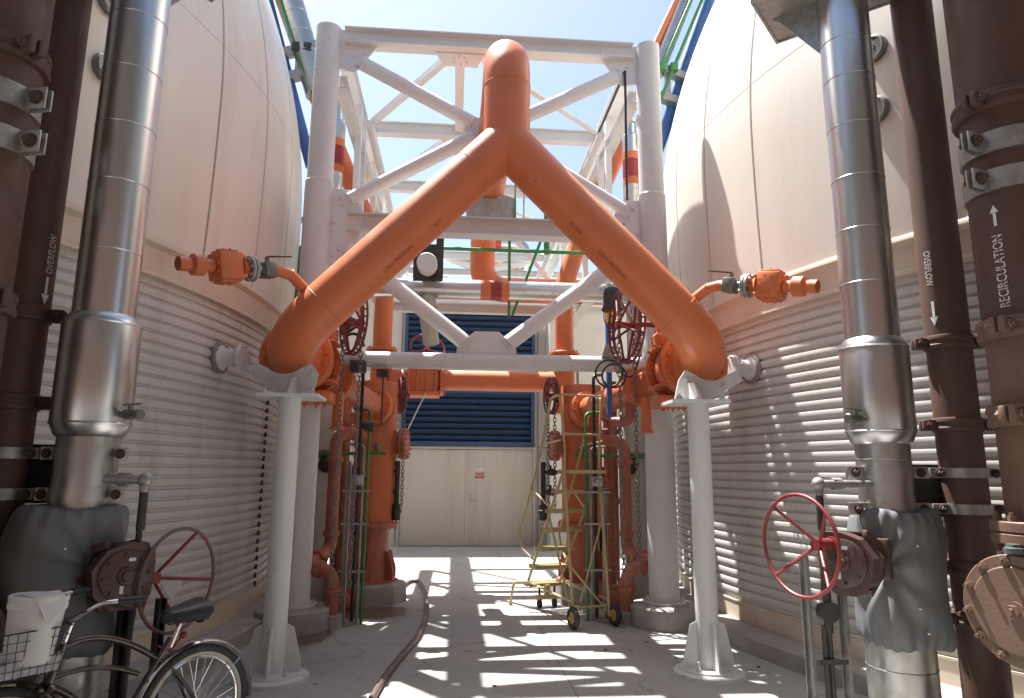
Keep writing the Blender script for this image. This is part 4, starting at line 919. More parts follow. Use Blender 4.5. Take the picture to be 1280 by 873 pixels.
# pressure relief assemblies on the outside of the arms
for s in (-1, 1):
    if s < 0: A = V((-1.30, 5.95, 3.14)); pts = [A, V((-1.42, 5.86, 3.26)), V((-1.50, 5.78, 3.27))]; end = V((-2.08, 5.16, 3.13))
    else: A = V((2.13, 5.95, 3.16)); pts = [A, V((2.24, 5.86, 3.25)), V((2.32, 5.78, 3.26))]; end = V((2.86, 5.16, 3.10))
    d = (end - pts[-1]).normalized(); u, w_, _ = basis(d); up = V((0, 0, 1)); up = (up - d * up.dot(d)).normalized()
    R = Matrix((d, up.cross(d).normalized(), up)).transposed()
    t = thing('relief_valve', 'orange relief valve with grey ball valve on the ' + ('shaded' if s < 0 else 'sunlit') + ' arm of the wye', 'valve', end - V((0, 0, .1)), 'relief valves on the wye')
    mb = MB(); mb.tube(bend(pts + [pts[-1] + d * .04], .09, 8), .047, 18); mb.torus(pts[1], pts[2] - pts[1], .046, .006, 20, 6); obj('elbow_pipe', mb, 'orange', t)
    q = pts[-1] + d * .04
    mb = MB(); mb.cyl(q, q + d * .13, .055, n=8); mb.box(q + d * .065, (.11, .13, .13), R, .012); mb.cyl(q + d * .13, q + d * .2, .04, n=16); mb.cyl(q + d * .065 + up * .06, q + d * .065 + up * .11, .02, n=10)
    bv = obj('ball_valve', mb, 'brass', t)
    mb = MB(); mb.bar(q + d * .065 + up * .115, q - d * .17 + up * .135, .025, .012, bev=.003); obj('lever', mb, 'dark', bv)
    q2 = q + d * .21; mb = MB(); mb.flange(q2, d, .105, .025, 8, .013, .014, .083); mb.flange(q2 + d * .03, d, .105, .025, 8, .013, .014, .083); obj('flange', mb, 'galv', t)
    q3 = q2 + d * .04; mb = MB(); mb.lathe(q3, d, [(0, .05), (.03, .06), (.07, .085), (.09, .12)], 20); mb.box(q3 + d * .19, (.20, .21, .22), R, .02)
    for k in (-1, 1): mb.box(q3 + d * .19 + up * (.115 * k), (.15, .15, .03), R, .008); mb.bolts(q3 + d * .19 + up * (.13 * k), up * k, .055, 6, .009, .008)
    for k in range(4):
        a = k * PI / 2 + .78; mb.cyl(q3 + d * .06 + (u * math.cos(a) + w_ * math.sin(a)) * .1, q3 + d * .1 + (u * math.cos(a) + w_ * math.sin(a)) * .12, .016, n=8)
    mb.bolts(q3 + d * .19 - R @ V((0, .105, 0)), -(R @ V((0, 1, 0))), .07, 8, .009, .008); mb.bolts(q3 + d * .29, d, .085, 8, .009, .009)
    obj('body', mb, 'orange', t)
    q4 = q3 + d * .30; mb = MB(); mb.cyl(q4, q4 + d * .08, .05, n=18); mb.lathe(q4 + d * .06, d, [(0, .05), (.02, .085), (.10, .085), (.12, .055)], 12); mb.bolts(q4 + d * .1, d, .07, 6, .012, .03); mb.cyl(q4 + d * .15, q4 + d * .27, .05, n=18); mb.cyl(q4 + d * .21, q4 + d * .27, .056, n=18); obj('outlet', mb, 'orange', t)

# ------------------------------------------------------------------ foreground pipes at both sides
def cloth(mb, cx, cy, z0, z1, r, seed, gear, bulge=(0, 0, 0.), nt=132, nz=66):
    """wrinkled jacket strapped round a vertical pipe; creases radiate from the gear opening at angle gear"""
    g = random.Random(seed); fo = [(g.choice((1, 2, 2, 3)), g.uniform(3, 10) * g.choice((-1, 1)), g.uniform(0, 6.3), g.uniform(.003, .007)) for _ in range(8)]
    fi = [(g.randint(13, 24), g.uniform(-6, 6), g.uniform(0, 6.3)) for _ in range(4)]
    R = []
    for j in range(nz + 1):
        v = j / nz; z = z0 + (z1 - z0) * v; row = []
        edge = min(v, 1 - v); puck = math.exp(-edge * 15)
        for i in range(nt):
            a = 2 * PI * i / nt
            rr = r * (1 - .15 * puck ** 2)
            for k, m_, p, am in fo: rr += am * math.sin(k * a + m_ * v + p + 1.2 * math.sin(2 * a + 3 * v + p))
            for k, m_, p in fi: rr += (.0004 + .006 * puck) * math.sin(k * a + m_ * v * (1 - v) + p)
            da = (a - gear + PI) % (2 * PI) - PI; dv = (v - .58) * 3.0
            rho = math.hypot(da, dv); phi = math.atan2(dv, da)
            rr += .013 * math.sin(9 * phi + 2.2 * math.sin(2 * phi + seed) + rho) * math.exp(-((rho - .75) / .55) ** 2)
            rr -= .05 * math.exp(-(rho / .34) ** 2)
            rr += bulge[0] * max(0, math.cos(a - bulge[1])) ** 2 * math.exp(-((v - .55) / .42) ** 2)
            zz = z + .014 * math.sin(3 * a + seed) * (1 if v > .5 else -1) * puck
            row.append(mb.b.verts.new((cx + rr * math.cos(a), cy + rr * math.sin(a), zz)))
        R.append(row)
    for a, b_ in zip(R, R[1:]):
        for i in range(nt): mb.b.faces.new((a[i], a[(i + 1) % nt], b_[(i + 1) % nt], b_[i]))
    mb.b.faces.new(R[0][::-1]); mb.b.faces.new(R[-1])
    return mb

def coupling(t, c, r, h, ear, m, off=.1):
    """grooved pipe coupling: two half shells with bolted ears"""
    c = V(c); mb = MB(); e = r * off
    mb.lathe(c - V((0, 0, h / 2)), (0, 0, 1), [(0, r + .002), (.004, r + e * .8), (h * .18, r + e), (h * .3, r + e), (h * .36, r + e * .75), (h * .64, r + e * .75), (h * .7, r + e), (h * .82, r + e), (h - .004, r + e * .8), (h, r + .002)], 40)
    cp = obj('coupling', mb, m, t)
    for k in (-1, 1):
        q = V((math.cos(ear), math.sin(ear), 0)) * k; tg = V((-q.y, q.x, 0)); p = c + q * (r + e + .03); mb = MB()
        Rm = Matrix((q, tg, V((0, 0, 1)))).transposed()
        for kk in (-1, 1): mb.box(p + tg * (.028 * kk), (.085, .042, h * .78), Rm, .012)
        mb.cyl(p - tg * .075, p + tg * .075, .014, n=10)
        for kk in (-1, 1): mb.hexbolt(p + tg * (.048 * kk), tg * kk, .026, .022)
        obj('bolt_ear', mb, m, cp)

for s in (-1, 1):
    sun = 'sunlit' if s > 0 else 'shaded'
    if s > 0: sx, sy, ox, oy, rx, ry = 2.815, 4.4, 3.36, 4.4, 3.40, 3.75
    else: sx, sy, ox, oy, rx, ry = -2.135, 4.3, -2.60, 4.3, -2.58, 3.72
    zb = (2.52, 2.454, 1.90, 1.816) if s > 0 else (2.53, 2.47, 1.88, 1.80)
    ru = .172; rb = .213; rl = .165
    # insulated silver duct
    t = thing('insulated_duct', sun + ' silver clad duct with a wider sleeve, ' + ('between red wheel and overflow pipe' if s > 0 else 'behind the bicycle'), 'duct', (sx, sy, 0))
    mb = MB(); mb.cyl((sx, sy, zb[1] - .02), (sx, sy, 9.5), ru, n=56)
    for z in ([4.72, 4.42, 4.05, 3.66, 3.28, 2.90] if s > 0 else [4.85, 4.50, 4.12, 3.74, 3.36, 2.92]) + [5.15, 5.6, 6.05]: mb.torus((sx, sy, z), (0, 0, 1), ru, .0035, 56, 6)
    obj('cladding', mb, 'steel', t)
    mb = MB(); mb.lathe((sx, sy, zb[3]), (0, 0, 1), [(0, rl + .004), (.012, rl + .02), (zb[2] - zb[3], rb), (zb[1] - zb[3], rb), (zb[0] - zb[3] - .01, ru + .014), (zb[0] - zb[3], ru + .002)], 56)
    for z in (zb[2], zb[1]): mb.torus((sx, sy, z), (0, 0, 1), rb, .006, 56, 6)
    obj('sleeve', mb, 'steel', t)
    mb = MB(); mb.cyl((sx, sy, 1.3), (sx, sy, zb[3] + .01), rl, n=48); mb.torus((sx, sy, 1.72), (0, 0, 1), rl, .003, 48, 6); obj('lower_cladding', mb, 'dull', t)
    mb = MB(); mb.cyl((sx, sy, 0), (sx, sy, .75), rl + .035, n=48); mb.torus((sx, sy, .45), (0, 0, 1), rl + .035, .004, 48, 6); obj('foot_cladding', mb, 'dull', t)
    mb = MB()
    if s > 0: cloth(mb, sx + .03, sy, .58, 1.40, .262, 3, math.radians(222), (.035, PI * 1.6))
    else: cloth(mb, sx - .03, sy + .0, .62, 1.41, .285, 8, math.radians(-28), (.07, PI * 1.3))
    jk = obj('valve_jacket', mb, 'blanket', t, smooth=60)
    for q, zq in (((.30, .19), -.16), ((.36, .02), -.30), ((.33, -.05), .2)):
        aa = math.radians((222 if s > 0 else -28) + (60 if s > 0 else -60) * q[0] * 2); mb = MB(); jr = .285 if s > 0 else .33; mb.sphere((sx + (.03 if s > 0 else -.03) + jr * math.cos(aa), sy + jr * math.sin(aa), 1.0 + zq), .009, 8); obj('jacket_snap', mb, 'chrome', jk)
    # geared valve operator
    ax = (V((-.955, -.30, 0)) if s > 0 else V((.927, -.375, 0))).normalized()
    gc = V((2.25, 3.98, 1.12)) if s > 0 else V((-1.76, 4.10, 1.05))
    fn = (V((-.80, -.60, 0)) if s > 0 else V((.62, -.78, 0))).normalized(); u, w_, _ = basis(fn); up = V((0, 0, 1)); sd = up.cross(fn).normalized()
    t = thing('valve_operator', 'brown gear operator with ' + ('a bright red handwheel beside the grey jacket' if s > 0 else 'a half bare red handwheel behind the bicycle saddle'), 'valve operator', (gc.x, gc.y, gc.z - .2))
    Rm = Matrix((fn, sd, up)).transposed(); mb = MB()
    prf = [(q_ * 1.12, h_ * 1.12) for q_, h_ in [(0, .15), (.09, .12), (.15, .03), (.13, -.09), (.05, -.16), (-.05, -.16), (-.12, -.1), (-.13, .06), (-.09, .15)]]
    mb.extr([gc + sd * (a * (1 if s > 0 else -1)) + up * b_ for a, b_ in prf], fn * -.15); hs = obj('housing', mb, 'gear', t)
    mb = MB(); mb.lathe(gc, fn, [(0, .135), (.012, .135), (.016, .125), (.018, .05), (.03, .045), (.032, .03), (.05, .026)], 28); mb.bolts(gc + fn * .014, fn, .112, 8, .010, .012); obj('cover', mb, 'gear', hs)
    for a, b_, w2, h2 in ((.02, .085, .035, .018), (-.02, -.07, .018, .04)): mb = MB(); mb.box(gc + fn * .019 + sd * a + up * b_, (.003, w2, h2), Rm); obj('label_plate', mb, 'plastic', hs)
    tgt = V((sx, sy, gc.z)); dv = (tgt - gc); dv.z = 0; dv.normalize(); sv = up.cross(dv); mb = MB()
    for z0, z1 in ((.165, .07), (-.165, -.07)):
        for k in (-1, 1): mb.bar(gc - fn * .08 + up * z0 + sv * (.10 * k), gc + dv * .40 + up * z1 + sv * (.055 * k), .03, .045, bev=.006)
        mb.plate([gc - fn * .1 + up * z0 + sv * .1, gc - fn * .1 + up * z0 - sv * .1, gc + dv * .40 + up * z1 - sv * .055, gc + dv * .40 + up * z1 + sv * .055], up, .012)
    mb.box(gc + dv * .40, (.06, .22, .24), Matrix((dv, sv, up)).transposed(), .015); mb.cyl(gc - fn * .1, gc + dv * .42, .05, n=16); mb.cyl(gc + dv * .2 - sv * .14 - up * .02, gc + dv * .2 + sv * .14 - up * .02, .02, n=10); obj('yoke', mb, 'gear', t)
    wc = V((1.985, 3.96, 1.22)) if s > 0 else V((-1.575, 4.36, .99)); hub = wc - ax * (.15 if s > 0 else .19)
    mb = MB(); mb.cyl(hub - ax * .22, hub, .034, n=18); mb.cyl(hub - ax * .22, hub - ax * .08, .044, n=18); obj('input_shaft', mb, 'red', t)
    handwheel(t, wc, ax, .283 if s > 0 else .288, .0108 if s > 0 else .0108, hub, 'red' if s > 0 else 'redold', 5 if s < 0 else 4, .75 if s > 0 else .5, mhub='red', spr=.0105)
    if s < 0:
        mb = MB(); u, w_, _ = basis(ax); q = hub + ax * .03
        for k, (a0, a1) in enumerate(((-.4, .55), (2.3, 3.3))):
            mb.plate([q, q + (u * math.cos(a0) + w_ * math.sin(a0)) * .2, q + (u * math.cos((a0 + a1) / 2) + w_ * math.sin((a0 + a1) / 2)) * .22, q + (u * math.cos(a1) + w_ * math.sin(a1)) * .2], ax, .004)
        obj('tag_sheet', mb, 'greytag', t)
    # instrument conduit coming out of the duct
    cx, cy = (2.29, 4.27) if s > 0 else (-1.76, 4.22)
    t = thing('instrument_conduit', 'dark conduit with bright elbow dropping beside the ' + sun + ' duct', 'conduit', (cx, cy, 0))
    mb = MB(); mb.tube(bend([(sx - s * .1, sy - .06, 1.56), (cx, cy, 1.56), (cx, cy, 1.49)], .05), .025, 14); mb.sphere((cx, cy, 1.56), .042, 14); mb.cyl(V((cx, cy, 1.56)) + V((s * .1, .03, 0)), V((cx, cy, 1.56)) + V((s * .17, .05, 0)), .04, n=8); obj('elbow_fitting', mb, 'galv', t)
    mb = MB(); mb.tube(bend([(cx, cy, 1.5), (cx + s * .005, cy, 1.25), (cx - s * .015, cy, .95), (cx, cy, .75), (cx, cy, .0)], .15), .017, 10); mb.cyl((cx, cy, 1.28), (cx, cy, 1.5), .024, n=12); obj('conduit', mb, 'dark', t)
    if s > 0:
        mb = MB(); mb.cyl((cx, cy - .035, .80), (cx, cy + .03, .80), .062, n=18); mb.cyl((cx, cy, .68), (cx, cy, .92), .026, n=12); mb.cyl((cx - .03, cy, .1), (cx - .03, cy, .72), .017, n=10); obj('junction_fitting', mb, 'dark', t)
        mb = MB(); mb.bar((cx - .09, cy - .02, .52), (cx + .09, cy - .02, .52), .03, .03); obj('clamp', mb, 'black', t)
    # strut frame by the operator
    t = thing('strut_stand', 'pair of upright steel channels standing below the ' + sun + ' gear operator', 'stand', (cx, cy + .05, 0))
    for k in ((-.10, .13) if s > 0 else (-.07, .13)):
        mb = MB(); mb.channel((cx + k, cy + .06, 0), (cx + k, cy + .06, 1.12 if s > 0 else .90), .045, .045, .004, up=(-s * .8, -.6, 0)); obj('upright', mb, 'galv' if s > 0 else 'dark', t)
    # small drain cock on the sleeve
    q = V((sx - s * .18, sy - .12, 1.97)) if s > 0 else V((sx + .19, sy - .08, 1.93)); d = D3(s, -.9, -.45, 0).normalized()
    mb = MB(); mb.cyl(q, q + d * .06, .018, n=10); mb.cyl(q + d * .05, q + d * .11, .03, n=8); mb.cyl(q + d * .11, q + d * .17, .022, n=10); mb.flange(q + d * .165, d, .03, .025); mb.cyl(q + d * .08, q + d * .08 + up * .05, .01, n=8); mb.bar(q + d * .03 + up * .055, q + d * .17 + up * .06, .016, .008)
    solo('drain_cock', mb, 'brass', 'small grey drain cock on the sleeve of the ' + sun + ' duct', 'valve')
    # overflow pipe
    ro = .137; t = thing('overflow_pipe', sun + ' brown overflow pipe stencilled OVERFLOW beside the silver duct', 'pipe', (ox, oy, 0))
    mb = MB(); mb.cyl((ox, oy, 0), (ox, oy, 9.5), ro, n=44); obj('pipe', mb, 'brown', t)
    for z in ((2.506, 1.949, 1.035, .728) if s > 0 else (2.53, 2.00, 1.06, .73)): coupling(t, (ox, oy, z), ro, .095, math.radians(165 if s > 0 else 15), 'brown', .12)
    nv = V((-.93, -.36, 0)) if s > 0 else V((.97, -.22, 0)); rd = V((0, 0, -1 if s > 0 else 1))
    lettering('OVERFLOW', .066, t, (ox, oy, 3.02 if s > 0 else 2.90), rd, nv, ro + .002, 'stencil', squeeze=.70)
    arrow(t, (ox, oy, 2.70 if s > 0 else 2.67), (0, 0, -1), nv + V((s * .02, -.05, 0)), ro + .002, .17, .055, 'stencil')
    # recirculation pipe
    rr = .245 if s > 0 else .225; t = thing('recirculation_pipe', sun + ' broad brown pipe ' + ('stencilled RECIRCULATION above the blind flange' if s > 0 else 'with strap clamps at the dark edge of the yard'), 'pipe', (rx, ry, 1.25 if s > 0 else 0))
    zbot = 1.35 if s > 0 else 0
    rlow = .2 if s > 0 else rr
    mb = MB(); mb.cyl((rx, ry, 2.47), (rx, ry, 9.5), rr, n=52); obj('pipe', mb, 'brown', t)
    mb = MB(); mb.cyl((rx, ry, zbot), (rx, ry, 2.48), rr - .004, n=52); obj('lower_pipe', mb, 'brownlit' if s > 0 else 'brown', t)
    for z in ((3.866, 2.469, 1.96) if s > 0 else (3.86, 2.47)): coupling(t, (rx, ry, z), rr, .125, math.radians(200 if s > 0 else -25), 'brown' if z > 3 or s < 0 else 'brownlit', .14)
    if s > 0:
        nv = V((-.93, -.38, 0)); lettering('RECIRCULATION', .080, t, (rx, ry, 2.80), (0, 0, 1), nv, rr + .002, 'stencil', squeeze=.72)
        arrow(t, (rx, ry, 3.14), (0, 0, 1), nv, rr + .002, .13, .05, 'stencil')
    # strap clamps on the big pipe
    for k, z in enumerate((3.60, 3.36) if s > 0 else (3.585, 3.335)):
        t = thing('strap_clamp', ('upper' if k == 0 else 'lower') + ' galvanised strap clamp round the ' + sun + ' broad brown pipe', 'clamp', (rx, ry, z), 'strap clamps on the broad pipes')
        mb = MB(); mb.lathe((rx, ry, z - .065), (0, 0, 1), [(0, rr + .002), (.0, rr + .014), (.13, rr + .014), (.13, rr + .002)], 52); obj('strap', mb, 'galv', t)
        a = math.radians(196 if s > 0 else -12); q = V((math.cos(a), math.sin(a), 0)); tg = V((-q.y, q.x, 0)); Rm2 = Matrix((q, tg, up)).transposed()
        mb = MB()
        for kk in (-1, 1): mb.box(V((rx, ry, z)) + q * (rr + .07) + tg * (.02 * kk), (.13, .014, .125), Rm2, .004)
        obj('lug', mb, 'galv', t)
        mb = MB(); p = V((rx, ry, z)) + q * (rr + .085)
        for kk in (-1, 1): mb.hexbolt(p + tg * (.027 * kk), tg * kk, .03, .025)
        obj('bolt', mb, 'rust', t)
    # straps tying duct and overflow pipe to one back plate
    t = thing('wall_bracket', 'galvanised double strap bracket joining the ' + sun + ' duct and overflow pipe', 'bracket', ((sx + ox) / 2, sy + .1, 1.3))
    gl = (abs(ox - sx) - ro - rl) * .235
    zz = (1.635, 1.405) if s > 0 else (1.705, 1.475)
    mb = MB(); mb.box(((sx + ox) / 2, sy + .10, sum(zz) / 2), (abs(ox - sx) - .2, .05, .34)); obj('back_plate', mb, 'dark', t)
    for z in zz:
        mb = MB(); mb.lathe((ox, oy, z - .032), (0, 0, 1), [(0, ro + .002), (0, ro + .010), (.064, ro + .010), (.064, ro + .002)], 44)
        for kk in (-1, 1): mb.box((ox + kk * (ro + gl), oy - .02, z), (2 * gl - .004, .03, .064), bev=.003)
        obj('strap', mb, 'galv', t)
        mb = MB()
        mb.lathe((sx, sy, z - .0375), (0, 0, 1), [(0, rl + .002), (0, rl + .008), (.075, rl + .008), (.075, rl + .002)], 44)
        for kk in (-1, 1): mb.box((sx + kk * (rl + gl), sy - .03, z), (2 * gl - .004, .03, .075), bev=.003)
        obj('strap', mb, 'dull', t)
        for xx in (ox - ro - gl, ox + ro + gl, sx + rl + gl, sx - rl - gl):
            mb = MB(); mb.hexbolt((xx, oy - .045, z), (0, -1, 0), .022, .024); obj('bolt', mb, 'rust', t)
    # overhead platform bracket round the duct
    t = thing('platform_bracket', 'galvanised overhead platform beam round the top of the ' + sun + ' duct', 'platform', (sx, sy, 4.8))
    Rz = Matrix.Rotation(math.radians(-42 * s), 3, 'Z')
    mb = MB(); mb.box(V((sx, sy, 5.16)) + Rz @ V((s * .10, 0, 0)), (1.34, .62, .02), Rz)
    for k in (-1, 1): mb.box(V((sx, sy, 5.16)) + Rz @ V((s * .10, .31 * k, .11)), (1.34, .02, .26), Rz)
    mb.box(V((sx, sy, 5.16)) + Rz @ V((-s * .56, 0, .11)), (.02, .6, .26), Rz); obj('channel_deck', mb, 'galv', t)
    mb = MB(); a = Rz @ V((-s, 0, 0)); o_ = V((sx, sy, 5.15)); mb.plate([o_ + a * .175, o_ + a * .5, o_ + a * .45 - up * .04, o_ + a * .175 - up * .42], Rz @ V((0, 1, 0)), .02); obj('stiffener', mb, 'galv', t)

# check valve with the blind flange in the sunlit corner
t = thing('check_valve', 'dusty brown check valve with a big bolted blind flange', 'valve', (3.36, 3.75, .2))
cx, cy = 3.36, 3.74; fc = V((2.975, 3.59, .925)); fn = V((-.94, -.34, 0)).normalized(); u, w_, _ = basis(fn)
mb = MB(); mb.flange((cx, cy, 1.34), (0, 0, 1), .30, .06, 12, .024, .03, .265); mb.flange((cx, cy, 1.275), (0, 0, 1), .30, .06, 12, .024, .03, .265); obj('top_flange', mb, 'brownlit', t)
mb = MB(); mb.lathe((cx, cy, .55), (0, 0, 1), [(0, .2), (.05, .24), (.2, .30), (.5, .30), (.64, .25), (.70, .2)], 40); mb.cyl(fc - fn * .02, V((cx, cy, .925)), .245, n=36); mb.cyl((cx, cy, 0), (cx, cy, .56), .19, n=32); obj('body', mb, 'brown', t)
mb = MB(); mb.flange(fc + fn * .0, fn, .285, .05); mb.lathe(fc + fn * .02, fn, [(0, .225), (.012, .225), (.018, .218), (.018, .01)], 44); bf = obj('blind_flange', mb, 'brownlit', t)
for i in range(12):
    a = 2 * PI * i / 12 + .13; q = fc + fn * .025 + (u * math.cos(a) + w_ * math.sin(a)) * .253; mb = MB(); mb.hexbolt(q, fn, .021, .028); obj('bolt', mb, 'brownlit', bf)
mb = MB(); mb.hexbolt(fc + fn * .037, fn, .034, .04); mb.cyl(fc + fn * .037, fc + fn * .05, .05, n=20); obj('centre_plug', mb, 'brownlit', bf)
for k in (-.02, .13): mb = MB(); mb.lathe((2.98 + k, 3.56 - k * .3, 1.215), (0, 0, 1), [(0, .045), (.03, .045), (.034, .035), (.05, .032)], 14); obj('cap_nut', mb, 'teal', t)
# the same fitting in the dark corner: only its edge shows
t = thing('check_valve', 'shaded brown check valve flange at the dark lower corner', 'valve', (-2.6, 3.9, 0))
fc = V((-2.43, 3.72, .74)); fn = V((.75, -.66, 0)).normalized(); u, w_, _ = basis(fn)
mb = MB(); mb.lathe(fc - fn * .5, fn, [(0, .18), (.1, .24), (.48, .245)], 36); mb.cyl(fc - fn * .3 - V((0, 0, .74)), fc - fn * .3, .2, n=28); obj('body', mb, 'brown', t)
mb = MB(); mb.flange(fc, fn, .30, .05); bf = obj('blind_flange', mb, 'brown', t)
for i in range(12):
    a = 2 * PI * i / 12; q = fc + fn * .025 + (u * math.cos(a) + w_ * math.sin(a)) * .262; mb = MB(); mb.hexbolt(q, fn, .024, .03); obj('bolt', mb, 'brown', bf)

# ------------------------------------------------------------------ hose
mb = MB()
hp = [(-.70, 9.5, .03), (-.62, 10.6, .03), (-.47, 10.7, .03), (-.36, 10.0, .03), (-.29, 9.1, .03), (-.262, 8.4, .03), (-.28, 7.75, .03), (-.31, 7.25, .03), (-.42, 6.5, .03), (-.50, 5.87, .03), (-.55, 5.2, .03), (-.62, 4.3, .03), (-.8, 3., .03)]
sm = []
for i in range(len(hp) - 1):
    p0, p1, p2, p3 = [V(hp[max(0, min(len(hp) - 1, k))]) for k in (i - 1, i, i + 1, i + 2)]
    for k in range(8):
        q = k / 8; sm.append(.5 * ((2 * p1) + (p2 - p0) * q + (2 * p0 - 5 * p1 + 4 * p2 - p3) * q * q + (3 * p1 - p0 - 3 * p2 + p3) * q ** 3))
mb.tube(sm, .026, 12); solo('floor_hose', mb, 'hose', 'dusty pink water hose snaking across the concrete', 'hose')

# ------------------------------------------------------------------ rolling ladder
O = V((.79, 8.95, 0)); lu = V((.957, .289, 0)).normalized(); lv = V((.289, -.957, 0)).normalized()
def LP(a, b_, c): return O + lu * a + lv * b_ + V((0, 0, c))
t = thing('rolling_ladder', 'tan rolling warehouse ladder with seven treads beside the vessel', 'ladder', LP(.3, .7, 0))
W = .44; A0 = .13
for a in (A0, A0 + W):
    mb = MB(); mb.tube([LP(a, .08, .24), LP(a, 1.16, 1.66)], .016, 10); obj('stringer', mb, 'ladder', t)
    mb = MB(); mb.tube([LP(a, 1.16, 1.66), LP(a, 1.36, .09)], .016, 10); obj('rear_leg', mb, 'ladder', t)
    mb = MB(); mb.tube([LP(a, .75, 1.12), LP(a, 1.30, .16)] if a == A0 else [LP(a, 1.12, 1.2), LP(a, .95, .2)], .012, 8); mb.tube([LP(a, .16, .3), LP(a, .62, .28), LP(a, 1.32, .26)], .013, 8); obj('side_brace', mb, 'ladder', t)
    sgn = -1 if a == A0 else 1
    mb = MB(); mb.tube(bend([LP(a, .18, .30), LP(a + sgn * .13, -.02, .28), LP(a + sgn * .16, -.06, .03)], .08), .016, 10); mb.cyl(LP(a + sgn * .16, -.06, 0), LP(a + sgn * .16, -.06, .045), .024, n=12); obj('front_foot', mb, 'ladder', t)
    h = .05 * sgn
    mb = MB(); mb.tube(bend([LP(a, .28, .58), LP(a + h, .05, .68), LP(a + h, -.02, .85), LP(a + h, .62, 1.85), LP(a + h, .92, 2.48), LP(a + h, 1.16, 2.50), LP(a, 1.18, 1.9), LP(a, 1.16, 1.66)], .07, 5), .0145, 10); mb.tube([LP(a + h, .68, 1.95), LP(a + h, 1.17, 1.98)], .011, 8); mb.tube([LP(a, .8, 1.2), LP(a + h, .36, 1.42)], .012, 8); obj('handrail', mb, 'ladder', t)
mb = MB(); mb.tube([LP(A0 - .05, 1.16, 2.50), LP(A0 + W + .05, 1.16, 2.50)], .014, 10); mb.tube([LP(A0, 1.18, 2.05), LP(A0 + W, 1.18, 2.05)], .013, 10); obj('guard_rail', mb, 'ladder', t)
mb = MB(); mb.tube([LP(A0, 1.34, .2), LP(A0 + W, 1.34, .2)], .013, 8); mb.tube([LP(A0, 1.30, .62), LP(A0 + W, 1.35, .12)], .010, 8); mb.tube([LP(A0 + W, 1.22, 1.1), LP(A0 + .1, 1.33, .25)], .010, 8); obj('rear_crossbar', mb, 'ladder', t)
for k in range(7):
    z = .26 + .228 * k; b0 = .10 + 1.02 * k / 6.2; mb = MB(); Rl = Matrix((lu, lv, V((0, 0, 1)))).transposed(); dp = .17 if k < 6 else .30
    mb.box(LP(A0 + W / 2, b0 + dp / 2 - .08, z), (W + .02, .012, .04), Rl); mb.box(LP(A0 + W / 2, b0 + dp - .08, z), (W + .02, .012, .04), Rl)
    for j in range(7): mb.box(LP(A0 + W / 2, b0 - .06 + (dp - .03) * j / 6, z + .012), (W, .012, .012), Rl)
    for j in range(9): mb.box(LP(A0 + W * (j + .5) / 9, b0 + dp / 2 - .08, z + .006), (.008, dp, .01), Rl)
    mb.box(LP(A0 + W / 2, b0 - .085, z), (W + .02, .014, .045), Rl)
    obj('tread', mb, 'ladder', t)
for a in (A0 - .03, A0 + W + .03):
    c = LP(a, 1.42, .115); mb = MB(); mb.torus(c, lu, .083, .032, 32, 10); wl = obj('wheel', mb, 'rubber', t)
    mb = MB(); mb.lathe(c - lu * .02, lu, [(0, .06), (.012, .055), (.015, .03), (.03, .03), (.033, .055), (.045, .06)], 20); mb.cyl(c - lu * .05, c + lu * .05, .016, n=10); obj('hub', mb, 'yellow', wl)
for a in (A0 + .12, A0 + W - .12):
    c = LP(a, .2, .045); mb = MB(); mb.cyl(c - lu * .02, c + lu * .02, .045, n=16); wl = obj('caster', mb, 'rubber', t)
    mb = MB(); mb.box(c + V((0, 0, .06)), (.06, .05, .03), Rl); mb.cyl(c + V((0, 0, .06)), c + V((0, 0, .2)), .014, n=8); obj('fork', mb, 'dark', wl)
mb = MB(); mb.box(LP(A0 + W / 2, .2, .12), (W - .1, .06, .05), Rl, .008); mb.box(LP(A0 + W / 2, .2, .19), (.06, .05, .14), Rl); obj('lock_bar', mb, 'ladder', t)

